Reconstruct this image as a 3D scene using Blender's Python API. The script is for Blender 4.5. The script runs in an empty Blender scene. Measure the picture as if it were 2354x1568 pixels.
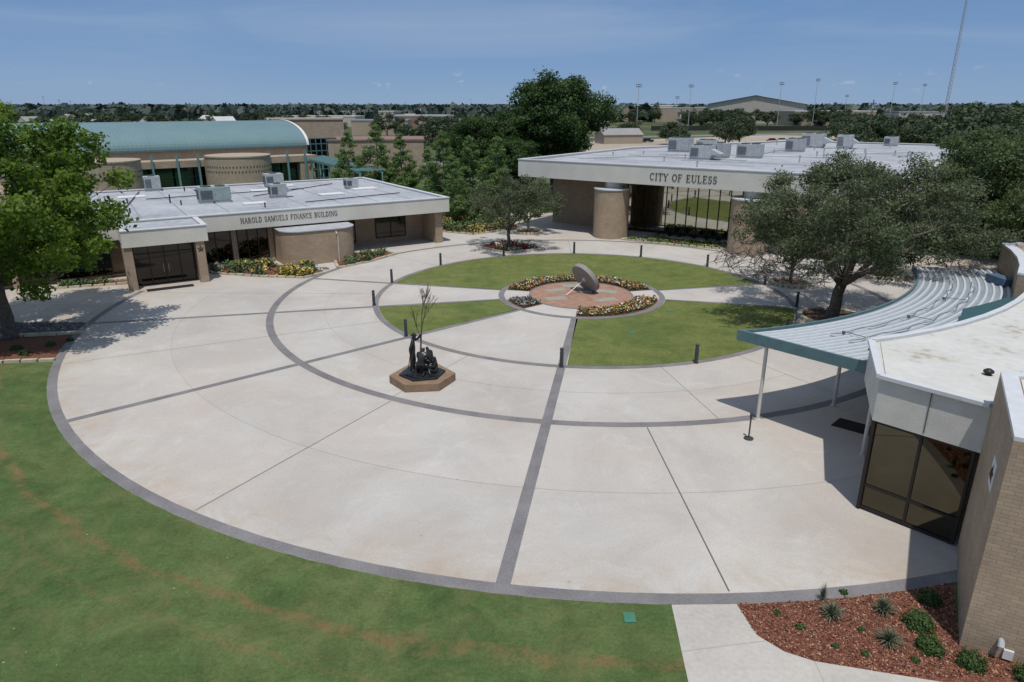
import bpy, math, random
import numpy as np
from mathutils import Vector, Matrix
rad=math.radians
random.seed(7)
SC=bpy.context.scene
COL=SC.collection
CX,CY=4.83,46.35   # centre of the circular plaza (metres)

# ------------------------------------------------------------------ materials
MATS={}
def nmat(name,stops,s1=1.0,s2=8.0,w2=0.4,rough=0.85,bump=0.0,bscale=30.0,metal=0.0,coord='Object',spec=0.3):
    if name in MATS: return MATS[name]
    m=bpy.data.materials.new(name); m.use_nodes=True
    N=m.node_tree.nodes; L=m.node_tree.links
    b=N['Principled BSDF']; b.inputs['Roughness'].default_value=rough; b.inputs['Metallic'].default_value=metal
    b.inputs['Specular IOR Level'].default_value=spec
    tc=N.new('ShaderNodeTexCoord')
    n1=N.new('ShaderNodeTexNoise'); n1.inputs['Scale'].default_value=s1; n1.inputs['Detail'].default_value=6
    n2=N.new('ShaderNodeTexNoise'); n2.inputs['Scale'].default_value=s2; n2.inputs['Detail'].default_value=5
    mx=N.new('ShaderNodeMix'); mx.data_type='FLOAT'; mx.inputs[0].default_value=w2
    cr=N.new('ShaderNodeValToRGB')
    e=cr.color_ramp.elements
    while len(e)<len(stops): e.new(0.5)
    for i,(p,c) in enumerate(stops):
        e[i].position=p; e[i].color=(c[0],c[1],c[2],1)
    L.new(tc.outputs[coord],n1.inputs['Vector']); L.new(tc.outputs[coord],n2.inputs['Vector'])
    L.new(n1.outputs['Fac'],mx.inputs[2]); L.new(n2.outputs['Fac'],mx.inputs[3])
    L.new(mx.outputs[0],cr.inputs['Fac']); L.new(cr.outputs['Color'],b.inputs['Base Color'])
    if bump>0:
        n3=N.new('ShaderNodeTexNoise'); n3.inputs['Scale'].default_value=bscale; n3.inputs['Detail'].default_value=4
        bp=N.new('ShaderNodeBump'); bp.inputs['Strength'].default_value=bump; bp.inputs['Distance'].default_value=0.03
        L.new(tc.outputs[coord],n3.inputs['Vector']); L.new(n3.outputs['Fac'],bp.inputs['Height']); L.new(bp.outputs['Normal'],b.inputs['Normal'])
    MATS[name]=m
    return m
def flat(name,c,rough=0.6,metal=0.0,var=0.15,s=3.0,spec=0.3):
    a=tuple(x*(1-var) for x in c); d=tuple(min(1,x*(1+var)) for x in c)
    return nmat(name,[(0.35,a),(0.65,d)],s1=s,s2=s*9,rough=rough,metal=metal,spec=spec)

def mathn(N,L,op,a,b=None,c=None):
    n=N.new('ShaderNodeMath'); n.operation=op
    for i,v in enumerate((a,b,c)):
        if v is None: continue
        if isinstance(v,(int,float)): n.inputs[i].default_value=v
        else: L.new(v,n.inputs[i])
    return n.outputs[0]
def mixc(N,L,f,a,b,mode='MIX'):
    n=N.new('ShaderNodeMix'); n.data_type='RGBA'; n.blend_type=mode
    for i,v in ((0,f),(6,a),(7,b)):
        if isinstance(v,(int,float)): n.inputs[i].default_value=v
        elif isinstance(v,tuple): n.inputs[i].default_value=(v[0],v[1],v[2],1)
        else: L.new(v,n.inputs[i])
    return n.outputs[2]
def noise(N,L,vec,scale,detail=6,rough=0.5,dist=0.0):
    n=N.new('ShaderNodeTexNoise'); n.inputs['Scale'].default_value=scale; n.inputs['Detail'].default_value=detail
    n.inputs['Roughness'].default_value=rough; n.inputs['Distortion'].default_value=dist
    L.new(vec,n.inputs['Vector']); return n.outputs['Fac']
def ramp(N,L,fac,stops):
    cr=N.new('ShaderNodeValToRGB'); e=cr.color_ramp.elements
    while len(e)<len(stops): e.new(0.5)
    for i,(p,c) in enumerate(stops):
        e[i].position=p; e[i].color=(c[0],c[1],c[2],1) if isinstance(c,tuple) else (c,c,c,1)
    L.new(fac,cr.inputs['Fac']); return cr.outputs['Color']
def newmat(name,rough=0.85,spec=0.3):
    m=bpy.data.materials.new(name); m.use_nodes=True
    N=m.node_tree.nodes; L=m.node_tree.links; b=N['Principled BSDF']
    b.inputs['Roughness'].default_value=rough; b.inputs['Specular IOR Level'].default_value=spec
    tc=N.new('ShaderNodeTexCoord')
    return m,N,L,b,tc

def radial(N,L,vec):
    s=N.new('ShaderNodeSeparateXYZ'); L.new(vec,s.inputs[0])
    dx=mathn(N,L,'SUBTRACT',s.outputs[0],CX); dy=mathn(N,L,'SUBTRACT',s.outputs[1],CY)
    r=mathn(N,L,'SQRT',mathn(N,L,'ADD',mathn(N,L,'MULTIPLY',dx,dx),mathn(N,L,'MULTIPLY',dy,dy)))
    a=mathn(N,L,'ARCTAN2',dy,dx)
    return r,a
def concrete():
    m,N,L,b,tc=newmat('plaza_concrete',0.9,0.25)
    v=tc.outputs['Object']
    base=ramp(N,L,noise(N,L,v,0.2,9,0.65,0.8),[(0.32,(0.43,0.395,0.36)),(0.5,(0.48,0.45,0.41)),(0.68,(0.535,0.505,0.46))])
    warm=ramp(N,L,noise(N,L,v,0.12,6,0.6,0.5),[(0.46,0.0),(0.66,1.0)])
    c=mixc(N,L,mathn(N,L,'MULTIPLY',warm,0.45),base,(0.49,0.405,0.34))
    pale=ramp(N,L,noise(N,L,v,0.42,10,0.75,1.6),[(0.53,0.0),(0.66,1.0)])
    c=mixc(N,L,mathn(N,L,'MULTIPLY',pale,0.32),c,(0.60,0.58,0.55))
    cool=ramp(N,L,noise(N,L,v,0.31,7,0.7,1.0),[(0.52,0.0),(0.68,1.0)])
    c=mixc(N,L,mathn(N,L,'MULTIPLY',cool,0.3),c,(0.42,0.405,0.40))
    dark=ramp(N,L,noise(N,L,v,1.3,9,0.75,2.0),[(0.56,0.0),(0.75,1.0)])
    c=mixc(N,L,mathn(N,L,'MULTIPLY',dark,0.28),c,(0.32,0.28,0.23))
    r,a=radial(N,L,v)
    n=noise(N,L,v,0.6,8,0.7,1.0)
    e=N.new('ShaderNodeMapRange'); e.inputs[1].default_value=28.9; e.inputs[2].default_value=31.3; L.new(r,e.inputs[0])
    em=mathn(N,L,'MULTIPLY',e.outputs[0],ramp(N,L,n,[(0.42,0.0),(0.64,1.0)]))
    c=mixc(N,L,mathn(N,L,'MULTIPLY',em,0.62),c,(0.41,0.305,0.20))
    for rr0 in (20.7,14.2):
        d=mathn(N,L,'ABSOLUTE',mathn(N,L,'SUBTRACT',r,rr0))
        e=N.new('ShaderNodeMapRange'); e.inputs[1].default_value=0.2; e.inputs[2].default_value=1.1; e.inputs[3].default_value=1; e.inputs[4].default_value=0; L.new(d,e.inputs[0])
        c=mixc(N,L,mathn(N,L,'MULTIPLY',mathn(N,L,'MULTIPLY',e.outputs[0],ramp(N,L,n,[(0.40,0.0),(0.65,1.0)])),0.38),c,(0.41,0.32,0.24))
    sec=mathn(N,L,'FLOOR',mathn(N,L,'MULTIPLY',mathn(N,L,'ADD',a,0.34),2.865))
    rg=mathn(N,L,'ADD',mathn(N,L,'GREATER_THAN',r,20.7),mathn(N,L,'GREATER_THAN',r,26.0))
    rg=mathn(N,L,'ADD',rg,mathn(N,L,'GREATER_THAN',r,17.4))
    cb=N.new('ShaderNodeCombineXYZ'); L.new(sec,cb.inputs[0]); L.new(rg,cb.inputs[1])
    wn=N.new('ShaderNodeTexWhiteNoise'); wn.noise_dimensions='2D'; L.new(cb.outputs[0],wn.inputs['Vector'])
    k=mathn(N,L,'ADD',mathn(N,L,'MULTIPLY',wn.outputs['Value'],0.07),0.965)
    kk=N.new('ShaderNodeCombineColor')
    for i in range(3): L.new(k,kk.inputs[i])
    c=mixc(N,L,1.0,c,kk.outputs[0],'MULTIPLY')
    fine=ramp(N,L,noise(N,L,v,14,6,0.7),[(0.3,0.90),(0.7,1.06)])
    c=mixc(N,L,1.0,c,fine,'MULTIPLY')
    vo=N.new('ShaderNodeTexVoronoi'); vo.inputs['Scale'].default_value=0.7; L.new(v,vo.inputs['Vector'])
    sp=ramp(N,L,vo.outputs['Distance'],[(0.02,1.0),(0.05,0.0)])
    c=mixc(N,L,mathn(N,L,'MULTIPLY',sp,0.35),c,(0.20,0.16,0.12))
    L.new(c,b.inputs['Base Color'])
    bp=N.new('ShaderNodeBump'); bp.inputs['Strength'].default_value=0.15; bp.inputs['Distance'].default_value=0.01
    L.new(noise(N,L,v,40,4),bp.inputs['Height']); L.new(bp.outputs[0],b.inputs['Normal'])
    return m
M_conc=concrete()
def grassmat(name,g1,g2,g3,ring=False):
    m,N,L,b,tc=newmat(name,0.95,0.1)
    v=tc.outputs['Object']
    c=ramp(N,L,noise(N,L,v,0.2,8,0.65,0.8),[(0.33,g1),(0.5,g2),(0.68,g3)])
    c2=ramp(N,L,noise(N,L,v,1.1,8,0.7,0.4),[(0.3,0.75),(0.7,1.25)])
    c=mixc(N,L,1.0,c,c2,'MULTIPLY')
    c3=ramp(N,L,noise(N,L,v,9,6,0.85),[(0.28,0.65),(0.72,1.4)])
    c=mixc(N,L,1.0,c,c3,'MULTIPLY')
    c4=ramp(N,L,noise(N,L,v,45,4,0.8),[(0.3,0.6),(0.7,1.45)])
    c=mixc(N,L,1.0,c,c4,'MULTIPLY')
    dry=ramp(N,L,noise(N,L,v,0.45,9,0.8,1.0),[(0.48,0.0),(0.68,1.0)])
    c=mixc(N,L,mathn(N,L,'MULTIPLY',dry,0.5 if ring else 0.35),c,(0.19,0.17,0.075))
    if ring:
        r,a=radial(N,L,v)
        n=noise(N,L,v,0.35,6,0.65)
        rr=mathn(N,L,'ADD',r,mathn(N,L,'MULTIPLY',mathn(N,L,'SUBTRACT',n,0.5),1.8))
        n2=ramp(N,L,noise(N,L,v,1.1,8,0.8),[(0.40,0.0),(0.58,1.0)])
        n3=ramp(N,L,noise(N,L,v,9,5,0.8),[(0.35,0.25),(0.65,1.0)])
        for rc,wd_,am in ((33.6,0.28,0.8),(34.9,0.15,0.35)):
            d=mathn(N,L,'ABSOLUTE',mathn(N,L,'SUBTRACT',rr,rc))
            mr=N.new('ShaderNodeMapRange'); mr.inputs[1].default_value=0.03; mr.inputs[2].default_value=wd_; mr.inputs[3].default_value=1; mr.inputs[4].default_value=0
            L.new(d,mr.inputs[0])
            f=mathn(N,L,'MULTIPLY',mathn(N,L,'MULTIPLY',mathn(N,L,'MULTIPLY',mr.outputs[0],n2),n3),am)
            c=mixc(N,L,f,c,(0.26,0.125,0.068))
        vo=N.new('ShaderNodeTexVoronoi'); vo.inputs['Scale'].default_value=1.6; L.new(v,vo.inputs['Vector'])
        sp=ramp(N,L,vo.outputs['Distance'],[(0.03,1.0),(0.05,0.0)])
        sp2=ramp(N,L,noise(N,L,v,0.5,3),[(0.5,0.0),(0.55,1.0)])
        c=mixc(N,L,mathn(N,L,'MULTIPLY',mathn(N,L,'MULTIPLY',sp,sp2),0.7),c,(0.5,0.45,0.33))
    L.new(c,b.inputs['Base Color'])
    bp=N.new('ShaderNodeBump'); bp.inputs['Strength'].default_value=0.5; bp.inputs['Distance'].default_value=0.04
    L.new(noise(N,L,v,45,5,0.8),bp.inputs['Height']); L.new(bp.outputs[0],b.inputs['Normal'])
    return m
M_grass=grassmat('lawn_grass',(0.052,0.092,0.030),(0.080,0.120,0.040),(0.118,0.147,0.056),True)
M_lawn=grassmat('plaza_lawn_grass',(0.096,0.128,0.038),(0.124,0.150,0.044),(0.155,0.165,0.058))
M_band=nmat('grey_band_concrete',[(0.35,(0.15,0.142,0.145)),(0.65,(0.235,0.222,0.222))],s1=0.8,s2=14,rough=0.9)
M_joint=flat('joint_dark',(0.13,0.115,0.10),0.9)
M_jointl=flat('joint_faint',(0.34,0.30,0.26),0.9)
M_mulch=nmat('red_mulch',[(0.35,(0.085,0.03,0.018)),(0.5,(0.16,0.058,0.034)),(0.65,(0.30,0.16,0.10))],s1=6,s2=28,w2=0.7,rough=0.95,bump=1.0,bscale=25)
M_path=nmat('path_concrete',[(0.35,(0.40,0.37,0.33)),(0.65,(0.52,0.49,0.44))],s1=0.6,s2=8,rough=0.9)
M_aggr=nmat('pink_aggregate',[(0.35,(0.24,0.13,0.09)),(0.65,(0.42,0.265,0.195))],s1=2,s2=25,w2=0.6,rough=0.9)
M_slab=nmat('pale_slab',[(0.35,(0.27,0.26,0.21)),(0.65,(0.34,0.325,0.27))],s1=2,s2=15)
M_stone=nmat('limestone_edge',[(0.35,(0.36,0.32,0.23)),(0.65,(0.55,0.50,0.38))],s1=2,s2=12,bump=0.3)
def brick(name,c1,c2,mortar,bw=0.3,rh=0.1):
    m,N,L,b,tc=newmat(name,0.9,0.15)
    uv=tc.outputs['UV']
    t=N.new('ShaderNodeTexBrick'); t.inputs['Scale'].default_value=1.0
    t.inputs['Color1'].default_value=(*c1,1); t.inputs['Color2'].default_value=(*c2,1); t.inputs['Mortar'].default_value=(*mortar,1)
    t.inputs['Mortar Size'].default_value=0.008; t.inputs['Brick Width'].default_value=bw; t.inputs['Row Height'].default_value=rh
    t.inputs['Mortar Smooth'].default_value=0.3
    L.new(uv,t.inputs['Vector'])
    v=ramp(N,L,noise(N,L,tc.outputs['Object'],0.8,6,0.7),[(0.3,0.84),(0.7,1.12)])
    c=mixc(N,L,1.0,t.outputs['Color'],v,'MULTIPLY')
    L.new(c,b.inputs['Base Color'])
    bp=N.new('ShaderNodeBump'); bp.inputs['Strength'].default_value=0.5; bp.inputs['Distance'].default_value=0.01; bp.invert=True
    L.new(t.outputs['Fac'],bp.inputs['Height']); L.new(bp.outputs[0],b.inputs['Normal'])
    return m
M_brick=brick('tan_brick',(0.42,0.32,0.225),(0.36,0.27,0.19),(0.27,0.225,0.175))
M_brickl=brick('beige_brick',(0.42,0.34,0.255),(0.38,0.30,0.225),(0.30,0.255,0.20),0.4,0.2)
M_fascia=nmat('white_fascia',[(0.35,(0.54,0.53,0.47)),(0.65,(0.66,0.64,0.575))],s1=0.5,s2=7,rough=0.8,bump=0.1,bscale=60)
M_fcap=flat('fascia_cap',(0.58,0.59,0.60),0.5,0,0.08)
M_stucco=nmat('white_stucco',[(0.35,(0.50,0.49,0.45)),(0.65,(0.66,0.64,0.585))],s1=1.5,s2=60,w2=0.6,rough=0.95,bump=0.8,bscale=50)
M_roof=nmat('grey_roof_membrane',[(0.3,(0.25,0.26,0.28)),(0.5,(0.38,0.39,0.41)),(0.7,(0.49,0.50,0.515))],s1=0.22,s2=2.2,w2=0.45,rough=0.7)
M_rooffresh=nmat('white_roof_membrane',[(0.34,(0.40,0.34,0.26)),(0.43,(0.54,0.525,0.48)),(0.66,(0.62,0.61,0.575))],s1=0.55,s2=3.0,w2=0.45,rough=0.7)
M_frame=flat('dark_frame',(0.03,0.027,0.024),0.5,0.3)
M_soffit=flat('soffit',(0.40,0.37,0.32),0.9)
M_dkblk=flat('black_rubber',(0.02,0.02,0.02),0.8)
def glass(name,c,rough=0.03):
    m,N,L,b,tc=newmat(name,rough,0.5)
    b.inputs['Metallic'].default_value=1.0
    v=ramp(N,L,noise(N,L,tc.outputs['Object'],0.7,3),[(0.3,tuple(x*0.85 for x in c)),(0.7,c)])
    L.new(v,b.inputs['Base Color'])
    bp=N.new('ShaderNodeBump'); bp.inputs['Strength'].default_value=0.02; bp.inputs['Distance'].default_value=0.05
    L.new(noise(N,L,tc.outputs['Object'],0.9,2),bp.inputs['Height']); L.new(bp.outputs[0],b.inputs['Normal'])
    return m
M_glassbronze=glass('bronze_glass',(0.10,0.092,0.068))
M_glassmir=glass('reflective_glass',(0.50,0.50,0.43),0.02)
M_glassdk=glass('dark_glass',(0.05,0.046,0.042),0.04)
M_glassteal=glass('teal_glass',(0.07,0.12,0.13),0.05)
M_teal=flat('teal_paint',(0.095,0.165,0.175),0.6)
M_tealroof=nmat('teal_metal_roof',[(0.35,(0.135,0.225,0.245)),(0.65,(0.165,0.255,0.27))],s1=0.3,s2=3,rough=0.65,metal=0.0)
M_metroof=nmat('galvanised_roof',[(0.3,(0.22,0.25,0.28)),(0.7,(0.32,0.35,0.38))],s1=0.8,s2=6,rough=0.55,metal=0.0)
M_rib=flat('rib_white',(0.53,0.56,0.58),0.5,0,0.08)
M_white=flat('white_paint',(0.68,0.68,0.66),0.5,0,0.08)
M_cream=flat('cream_paint',(0.55,0.54,0.49),0.5,0,0.08)
M_galv=flat('galvanised_steel',(0.42,0.44,0.45),0.5,0.1)
M_acbox=flat('ac_housing',(0.38,0.40,0.41),0.5,0.1)
M_acgreen=flat('ac_green',(0.26,0.32,0.31),0.6,0.0)
M_grille=flat('grille_dark',(0.09,0.095,0.10),0.7)
M_letter=flat('letter_bronze',(0.085,0.065,0.05),0.5,0.2)
M_bollard=flat('bollard_paint',(0.05,0.055,0.062),0.45)
M_bronze=nmat('bronze',[(0.35,(0.022,0.023,0.024)),(0.65,(0.062,0.062,0.06))],s1=4,s2=20,rough=0.38,metal=0.6,spec=0.5)
M_bronzetree=nmat('bronze_branches',[(0.35,(0.05,0.035,0.03)),(0.65,(0.11,0.075,0.06))],s1=4,s2=20,rough=0.6)
M_pedestal=nmat('pedestal_aggregate',[(0.35,(0.19,0.125,0.08)),(0.65,(0.33,0.225,0.145))],s1=3,s2=40,w2=0.65,rough=0.95,bump=0.6,bscale=60)
M_dial=nmat('granite_dial',[(0.35,(0.20,0.19,0.18)),(0.65,(0.33,0.31,0.29))],s1=3,s2=30,w2=0.6,rough=0.8)
M_bark=nmat('bark',[(0.35,(0.06,0.05,0.042)),(0.65,(0.16,0.135,0.11))],s1=4,s2=20,rough=0.95,bump=0.8,bscale=20)
M_barkg=nmat('grey_bark',[(0.35,(0.13,0.118,0.108)),(0.65,(0.26,0.24,0.215))],s1=4,s2=20,rough=0.95)
M_rock=nmat('river_rock',[(0.35,(0.07,0.07,0.075)),(0.65,(0.24,0.235,0.23))],s1=3,s2=9,rough=0.85)
M_asphalt=nmat('asphalt',[(0.35,(0.15,0.145,0.135)),(0.65,(0.23,0.22,0.20))],s1=0.05,s2=0.6,rough=0.9)
M_lot=nmat('parking_concrete',[(0.35,(0.31,0.26,0.20)),(0.65,(0.43,0.37,0.29))],s1=0.03,s2=0.4,rough=0.9)
M_greenlid=flat('green_plastic',(0.06,0.19,0.12),0.6)
def leafmat(name,c0,c1,c2,trans=0.25):
    m=bpy.data.materials.new(name); m.use_nodes=True
    N=m.node_tree.nodes; L=m.node_tree.links; b=N['Principled BSDF']; out=N['Material Output']
    b.inputs['Roughness'].default_value=0.55; b.inputs['Specular IOR Level'].default_value=0.25
    at=N.new('ShaderNodeAttribute'); at.attribute_name='tint'
    c=ramp(N,L,at.outputs['Fac'],[(0.0,c0),(0.5,c1),(1.0,c2)])
    L.new(c,b.inputs['Base Color'])
    tr=N.new('ShaderNodeBsdfTranslucent'); L.new(mixc(N,L,1.0,c,(1.3,1.35,0.8),'MULTIPLY'),tr.inputs['Color'])
    ms=N.new('ShaderNodeMixShader'); ms.inputs[0].default_value=trans
    L.new(b.outputs[0],ms.inputs[1]); L.new(tr.outputs[0],ms.inputs[2]); L.new(ms.outputs[0],out.inputs['Surface'])
    return m
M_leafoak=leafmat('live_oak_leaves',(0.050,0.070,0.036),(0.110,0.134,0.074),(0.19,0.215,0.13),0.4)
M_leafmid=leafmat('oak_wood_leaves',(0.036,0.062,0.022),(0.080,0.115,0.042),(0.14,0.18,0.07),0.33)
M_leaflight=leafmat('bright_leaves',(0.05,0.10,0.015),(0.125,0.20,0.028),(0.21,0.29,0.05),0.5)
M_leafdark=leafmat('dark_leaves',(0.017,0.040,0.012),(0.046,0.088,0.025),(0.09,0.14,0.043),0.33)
M_leafcyp=leafmat('cypress_leaves',(0.08,0.14,0.05),(0.155,0.235,0.085),(0.24,0.33,0.12),0.5)
M_leaffar=leafmat('far_leaves',(0.026,0.046,0.023),(0.053,0.078,0.038),(0.09,0.115,0.056),0.2)
M_shrub=leafmat('shrub_leaves',(0.03,0.06,0.018),(0.055,0.10,0.028),(0.10,0.15,0.045),0.2)
def flowermat():
    m=bpy.data.materials.new('flower_colours'); m.use_nodes=True
    N=m.node_tree.nodes; L=m.node_tree.links; b=N['Principled BSDF']; b.inputs['Roughness'].default_value=0.7
    at=N.new('ShaderNodeAttribute'); at.attribute_name='hue'
    L.new(at.outputs['Color'],b.inputs['Base Color']); return m
M_flower=flowermat()

# ------------------------------------------------------------------ builders
def setup(o,label=None,cat=None,group=None,kind=None):
    if label: o['label']=label
    if cat: o['category']=cat
    if group: o['group']=group
    if kind: o['kind']=kind
    return o
def thing(name,label,cat,loc=(0,0,0),rz=0.0,group=None):
    e=bpy.data.objects.new(name,None); e.empty_display_size=0.5
    e.location=loc; e.rotation_euler=(0,0,rz); COL.objects.link(e)
    return setup(e,label,cat,group)
class MB:
    def __init__(s): s.v=[]; s.f=[]; s.uv=[]; s.mi=[]
    def face(s,idx,uv=None,mi=0):
        s.f.append(idx); s.mi.append(mi)
        if uv is None:
            p=[Vector(s.v[i]) for i in idx]
            n=Vector((0,0,0))
            for i in range(len(p)):
                a=p[i]; b=p[(i+1)%len(p)]
                n+=Vector(((a.y-b.y)*(a.z+b.z),(a.z-b.z)*(a.x+b.x),(a.x-b.x)*(a.y+b.y)))
            if n.length>0: n.normalize()
            if abs(n.z)>0.7: uv=[(q.x,q.y) for q in p]
            else:
                t=Vector((-n.y,n.x)); t.normalize()
                uv=[(q.x*t.x+q.y*t.y,q.z) for q in p]
        s.uv.append(uv)
    def quad(s,a,b,c,d,mi=0,uv=None):
        i=len(s.v); s.v+= [tuple(a),tuple(b),tuple(c),tuple(d)]; s.face([i,i+1,i+2,i+3],uv,mi)
    def box(s,x0,x1,y0,y1,z0,z1,mi=0):
        i=len(s.v)
        s.v+=[(x0,y0,z0),(x1,y0,z0),(x1,y1,z0),(x0,y1,z0),(x0,y0,z1),(x1,y0,z1),(x1,y1,z1),(x0,y1,z1)]
        for q in ((3,2,1,0),(4,5,6,7),(0,1,5,4),(1,2,6,5),(2,3,7,6),(3,0,4,7)): s.face([i+k for k in q],None,mi)
        return s
    def prism(s,pts,z0,z1,mi=0,top=True,bottom=False,topmi=None):
        n=len(pts); i=len(s.v); ar=sum(pts[k][0]*pts[(k+1)%n][1]-pts[(k+1)%n][0]*pts[k][1] for k in range(n))
        if ar<0: pts=pts[::-1]
        s.v+=[(p[0],p[1],z0) for p in pts]+[(p[0],p[1],z1) for p in pts]
        u=0
        for k in range(n):
            j=(k+1)%n; d=math.dist(pts[k],pts[j])
            s.face([i+k,i+j,i+n+j,i+n+k],[(u,z0),(u+d,z0),(u+d,z1),(u,z1)],mi); u+=d
        if top: s.face([i+n+k for k in range(n)],None,mi if topmi is None else topmi)
        if bottom: s.face([i+k for k in range(n)][::-1],None,mi)
        return s
    def beam(s,a,b,w,h,mi=0):
        a=Vector(a); b=Vector(b); d=(b-a).normalized()
        up=Vector((0,0,1)) if abs(d.z)<0.95 else Vector((0,1,0))
        sd=d.cross(up).normalized()*w/2; u=sd.cross(d).normalized()*h/2
        i=len(s.v)
        for q in (a,b): s.v+=[tuple(q-sd-u),tuple(q+sd-u),tuple(q+sd+u),tuple(q-sd+u)]
        for q in ((0,1,2,3),(7,6,5,4),(0,4,5,1),(1,5,6,2),(2,6,7,3),(3,7,4,0)): s.face([i+k for k in q][::-1],None,mi)
        return s
    def tube(s,pts,rs,n=8,mi=0,cap=True):
        base=len(s.v); P=[Vector(p) for p in pts]
        prev=None
        for k,p in enumerate(P):
            d=(P[min(k+1,len(P)-1)]-P[max(k-1,0)])
            if d.length<1e-9: d=Vector((0,0,1))
            d.normalize()
            if prev is None: ref=Vector((1,0,0)) if abs(d.x)<0.9 else Vector((0,1,0))
            else: ref=prev
            x=(ref-d*ref.dot(d))
            if x.length<1e-6: x=d.orthogonal()
            x.normalize(); y=d.cross(x); prev=x
            for j in range(n):
                a=2*math.pi*j/n; s.v.append(tuple(p+(x*math.cos(a)+y*math.sin(a))*rs[k]))
        for k in range(len(P)-1):
            for j in range(n):
                a=base+k*n+j; b=base+k*n+(j+1)%n
                s.face([a,b,b+n,a+n],[(0,0),(1,0),(1,1),(0,1)],mi)
        if cap:
            s.face([base+j for j in range(n)][::-1],[(0,0)]*n,mi)
            e=base+(len(P)-1)*n; s.face([e+j for j in range(n)],[(0,0)]*n,mi)
        return s
    def ring(s,r0,r1,a0,a1,z,cx=CX,cy=CY,mi=0,seg=None):
        n=seg or max(2,int(abs(a1-a0)/2.5)); i=len(s.v)
        for k in range(n+1):
            a=rad(a0+(a1-a0)*k/n)
            s.v+=[(cx+r0*math.cos(a),cy+r0*math.sin(a),z),(cx+r1*math.cos(a),cy+r1*math.sin(a),z)]
        for k in range(n):
            q=i+2*k; s.face([q,q+1,q+3,q+2],None,mi)
        return s
    def cyl(s,cx,cy,r,z0,z1,n=24,mi=0,topmi=None):
        return s.prism([(cx+r*math.cos(2*math.pi*k/n),cy+r*math.sin(2*math.pi*k/n)) for k in range(n)],z0,z1,mi,True,True,topmi)
    def obj(s,name,mats,parent=None,world=False,smooth=False,label=None,cat=None,group=None,kind=None,bevel=0):
        me=bpy.data.meshes.new(name); me.from_pydata(s.v,[],s.f)
        uvl=me.uv_layers.new(name='UVMap'); flatuv=[c for f in s.uv for c in f]
        uvl.data.foreach_set('uv',np.array(flatuv,dtype=np.float32).ravel())
        if not isinstance(mats,(list,tuple)): mats=[mats]
        for m in mats: me.materials.append(m)
        me.polygons.foreach_set('material_index',s.mi)
        if smooth: me.polygons.foreach_set('use_smooth',[True]*len(s.f))
        me.update()
        o=bpy.data.objects.new(name,me); COL.objects.link(o)
        if parent:
            o.parent=parent
            if world:
                Mx=Matrix.Translation(parent.location)@Matrix.Rotation(parent.rotation_euler.z,4,'Z')
                o.matrix_parent_inverse=Mx.inverted()
        if bevel:
            b=o.modifiers.new('bevel','BEVEL'); b.width=bevel; b.segments=2; b.limit_method='ANGLE'
        return setup(o,label,cat,group,kind)
def struct(name,mb,mats,**k): return mb.obj(name,mats,kind='structure',**k)
def pol(r,adeg): return (CX+r*math.cos(rad(adeg)),CY+r*math.sin(rad(adeg)))

# ------------------------------------------------------------------ ground
g=MB(); g.quad((-6000,-300,0),(6000,-300,0),(6000,9000,0),(-6000,9000,0))
def groundmat():
    m,N,L,b,tc=newmat('ground_far',0.95,0.1); v=tc.outputs['Object']
    c=ramp(N,L,noise(N,L,v,0.012,8,0.65,0.5),[(0.35,(0.05,0.07,0.032)),(0.52,(0.085,0.10,0.047)),(0.66,(0.15,0.135,0.08))])
    L.new(c,b.inputs['Base Color']); return m
struct('ground',g,groundmat())
g=MB(); g.prism([(-70,-20),(70,-20),(70,46),(60,120),(-60,120),(-70,46)],-0.2,0.004)
struct('grass_lawn_ground',g,M_grass)
g=MB(); g.prism([(-26,39.8),(-60,39.8),(-60,52),(-24,62),(-7,74),(0,86),(14,84),(30,70),(44,56),(44,36),(30,26)],-0.1,0.008)
struct('plaza_paving',g,M_conc)
g=MB(); g.prism([pol(31.5,a) for a in range(0,360,2)],-0.1,0.012)
struct('circular_plaza_paving',g,M_conc)
def band(mb): struct('paving_band',mb,M_band)
band(MB().ring(31.08,31.5,178,312,0.016))
band(MB().ring(20.48,20.92,0,360,0.016))
band(MB().ring(13.97,14.33,0,360,0.024))
band(MB().ring(5.38,5.78,0,360,0.024))
def spoke(a,r0,r1,w=0.42,z=0.020,mat=None,name='paving_band'):
    d=Vector((math.cos(rad(a)),math.sin(rad(a)),0)); p=Vector((-d.y,d.x,0))*w/2; c=Vector((CX,CY,z))
    mb=MB(); mb.quad(c+d*r0-p,c+d*r1-p,c+d*r1+p,c+d*r0+p); struct(name,mb,mat or M_band)
spoke(-99.4,5.8,31.08); spoke(220.9,5.8,31.08,0.36); spoke(192.4,5.8,31.08,0.32); spoke(166.7,5.8,20.5,0.32)
spoke(12.3,5.8,14.2,0.30); spoke(-13.3,5.8,14.2,0.30)
for a,r0,r1,w in ((-119.3,20.95,31,0.035),(-88,20.95,31,0.045)): spoke(a,r0,r1,w,0.0175,M_joint,'paving_joint')
for a,r0,r1,w in ((206,14.3,31,0.022),(-120,14.3,20.5,0.02),(-79,14.3,20.5,0.022),(-60,14.3,20.5,0.02),(179,14.3,31,0.02),(140,14.3,20.5,0.02),(88,14.3,20.5,0.02),(64,14.3,20.5,0.02),(112,14.3,20.5,0.02),(40,14.3,20.5,0.02)):
    spoke(a,r0,r1,w,0.0175,M_joint,'paving_joint')
for r,a0,a1 in ((26.0,178,305),(17.4,178,300)):
    struct('paving_joint',MB().ring(r-0.008,r+0.008,a0,a1,0.0175),M_jointl)
for a0,a1 in ((13.0,166.0),(193.2,220.0),(261.7,345.9)):
    struct('lawn',MB().ring(5.8,13.95,a0,a1,0.020),M_lawn)
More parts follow.
